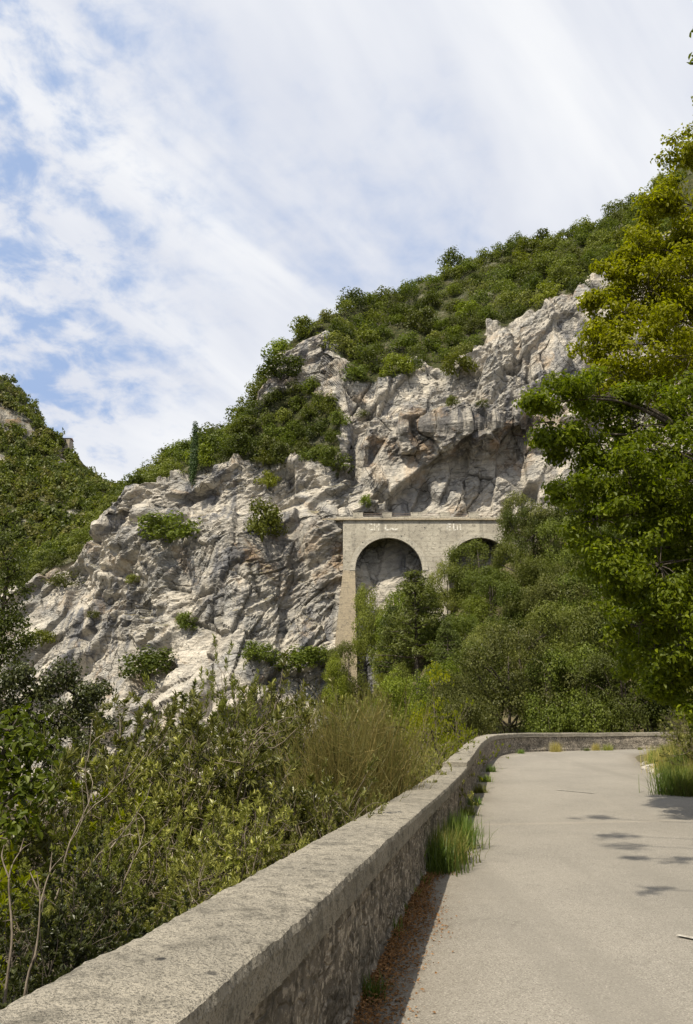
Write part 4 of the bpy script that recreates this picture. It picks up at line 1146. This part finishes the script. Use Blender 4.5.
def tuft(kind, px_, py_, sc, label, group=None, pos=None):
    P_ = ground_pt(px_, py_) if pos is None else pos
    o = link('grass_tuft', GR[kind], None, Vector(P_)); o.scale = (sc, sc, sc * rng.uniform(.9, 1.1)); o.rotation_euler = (0, 0, rng.uniform(0, 6)); return tag(o, label, 'grass', group)


for i, (px_, py_, sc, kd) in enumerate(((436, 872, 1.0, 'green'), (447, 862, 1.05, 'green'), (456, 848, 1.0, 'green'), (444, 868, .55, 'straw'), (460, 835, .8, 'green'))):
    tuft(kd, px_, py_, sc, 'long grass tuft growing at the foot of the parapet beside the road', 'grass at the foot of the parapet')
tuft('weed', 384, 936, .7, 'small green weed in the leaf litter halfway along the wall foot'); tuft('weed', 367, 1000, .6, 'small green weed in the leaf litter nearest the photographer')
for px_, py_, sc in ((398, 915, .5), (407, 898, .6), (415, 886, .7), (425, 876, .8), (468, 815, .9), (474, 805, .9), (480, 793, 1.), (486, 782, 1.), (491, 772, 1.1)):
    tuft('weed', px_, py_, sc, 'low weed in the litter where the parapet meets the asphalt', 'weeds along the parapet foot')
for px_, py_, sc, kd in ((521, 753.5, .9, 'weed'), (556, 752, .7, 'straw'), (587, 751, .8, 'weed'), (608, 750.5, 1.5, 'weed'), (596, 750.5, .5, 'straw'), (640, 750, .7, 'weed')):
    tuft(kd, px_, py_, sc, 'small weed at the foot of the far stretch of parapet', 'weeds along the far parapet')
for k in range(46):
    u_ = rng.random(); px_ = 655 + 42 * u_ + rng.uniform(-4, 10); py_ = 768 + 36 * u_ + rng.uniform(-6, 2)
    kd = 'straw' if k % 4 == 0 else 'green'
    q = ground_pt(px_, py_); q = q + np.array([rng.uniform(0, .9), rng.uniform(-.2, 1.2), 0]); q[2] = gz(q[0], q[1])
    tuft(kd, 0, 0, rng.uniform(.8, 1.5) if kd == 'green' else rng.uniform(.6, 1.1), 'tall yellow green grass tuft on the verge under the trees', 'verge grass', q)
for px_, pt, Y_, kd, lb in ((704, 712, 24, 'bright', 'green hedge bush on the verge beside the bright grass'), (684, 703, 31, 'olive', 'olive bush behind the bright verge grass'), (708, 680, 28, 'bright2', 'leafy bush on the verge under the overhanging tree')):
    shrub(kd, px_, pt, Y_, lb)


def stone(pos, r_, seed):
    import bmesh
    bm = bmesh.new(); bmesh.ops.create_icosphere(bm, subdivisions=3, radius=1)
    V = np.array([v.co[:] for v in bm.verts]); k = fbm(V * 1.3 + seed * 7, 3, seed); f_, _ = facets(V * 1.4 + seed * 3, seed)
    V = V * (1 + .3 * k + .15 * f_)[:, None] * np.array([1.3, 1, .65]) * r_
    for v, c in zip(bm.verts, V): v.co = c
    me = bpy.data.meshes.new('roadside_stone'); bm.to_mesh(me); bm.free(); me.materials.append(M['rock'])
    for nm in ('soil', 'stain_shade', 'crack'): me.attributes.new(nm, 'FLOAT', 'POINT')
    return link('roadside_stone', me, None, Vector(pos))


for i, (px_, py_, r_, lb) in enumerate(((652, 770, .26, 'pale flat stone at the road edge before the bright grass'), (658, 774, .22, 'pale stone next to the flat one at the road edge'), (646, 766, .16, 'small pale stone at the tip of the verge'), (663, 779, .2, 'pale stone half hidden by the verge grass'))):
    tag(stone(ground_pt(px_, py_) + [0, 0, .05], r_, 500 + i), lb, 'stone')

# ------------------------------------------------------------------ sun, sky
to_sun = Vector(SUN).normalized()
sl_ = bpy.data.lights.new('sun', 'SUN'); sl_.energy = 5.0; sl_.angle = R(.55); sl_.color = (1, .92, .76)
so = bpy.data.objects.new('sun', sl_); COL.objects.link(so); so.rotation_euler = to_sun.to_track_quat('Z', 'Y').to_euler()

w = bpy.data.worlds.new("World"); scene.world = w; w.use_nodes = True
nt = w.node_tree; nt.nodes.clear()
T = NT.__new__(NT); T.t = nt
out = nt.nodes.new("ShaderNodeOutputWorld"); bg = nt.nodes.new("ShaderNodeBackground"); bg.inputs[1].default_value = .086
sky = nt.nodes.new("ShaderNodeTexSky"); sky.sky_type = 'NISHITA'; sky.sun_disc = False
sky.sun_elevation = math.asin(to_sun.z); sky.sun_rotation = math.atan2(to_sun.x, to_sun.y); sky.air_density = 1.0; sky.dust_density = .6; sky.ozone_density = 1.5
tc = nt.nodes.new("ShaderNodeTexCoord"); sp = nt.nodes.new("ShaderNodeSeparateXYZ"); nt.links.new(tc.outputs['Generated'], sp.inputs[0])
zc = T.math('ADD', T.math('MAXIMUM', sp.outputs[2], 0.0), .3)
cb = nt.nodes.new("ShaderNodeCombineXYZ"); nt.links.new(T.math('DIVIDE', sp.outputs[0], zc), cb.inputs[0]); nt.links.new(T.math('DIVIDE', sp.outputs[1], zc), cb.inputs[1])


def wmap(sc, rot):
    m_ = nt.nodes.new("ShaderNodeMapping"); m_.vector_type = 'TEXTURE'; nt.links.new(cb.outputs[0], m_.inputs[0]); m_.inputs['Scale'].default_value = sc; m_.inputs['Rotation'].default_value = (0, 0, rot); return m_.outputs[0]


veil = T.noise(wmap((1.5, .9, 1), R(48)), 2.3, 5, .55, .4)
puff = T.noise(wmap((1.0, 1.0, 1), 0), 15.0, 5, .6, .25)
strk_ = T.noise(wmap((2.6, .6, 1), R(50)), 2.4, 5, .55, .4)
open_ = T.ramp(sp.outputs[0], -.40, -.08, 1., 0.)
cov = T.math('ADD', T.math('MULTIPLY', veil, .75), T.math('ADD', T.math('MULTIPLY', puff, T.ramp(open_, 0, 1, .25, 1.0)), T.math('MULTIPLY', strk_, .4)))
cov = T.math('SUBTRACT', cov, T.math('MULTIPLY', open_, .53))
cl = T.ramp(cov, .36, .66, .22, 1.0)
shade = T.ramp(T.math('ADD', T.math('MULTIPLY', strk_, .7), T.math('MULTIPLY', veil, .4)), .42, .66, 0., 1.)
ccol = T.mix((6.3, 6.6, 7.4), (8.2, 8.3, 8.5), shade)
skyc = T.mix(sky.outputs[0], (2.7, 4.3, 7.5), .75)
nt.links.new(T.mix(skyc, ccol, cl), bg.inputs[0]); nt.links.new(bg.outputs[0], out.inputs[0])

vs = scene.view_settings
vs.view_transform = 'Standard'; vs.look = 'None'; vs.exposure = 0.42; vs.gamma = 1.0; vs.use_curve_mapping = False
cy = scene.cycles
cy.max_bounces = 6; cy.diffuse_bounces = 3; cy.transmission_bounces = 4; cy.transparent_max_bounces = 4; cy.glossy_bounces = 2
cy.caustics_reflective = False; cy.caustics_refractive = False
cy.use_denoising = True
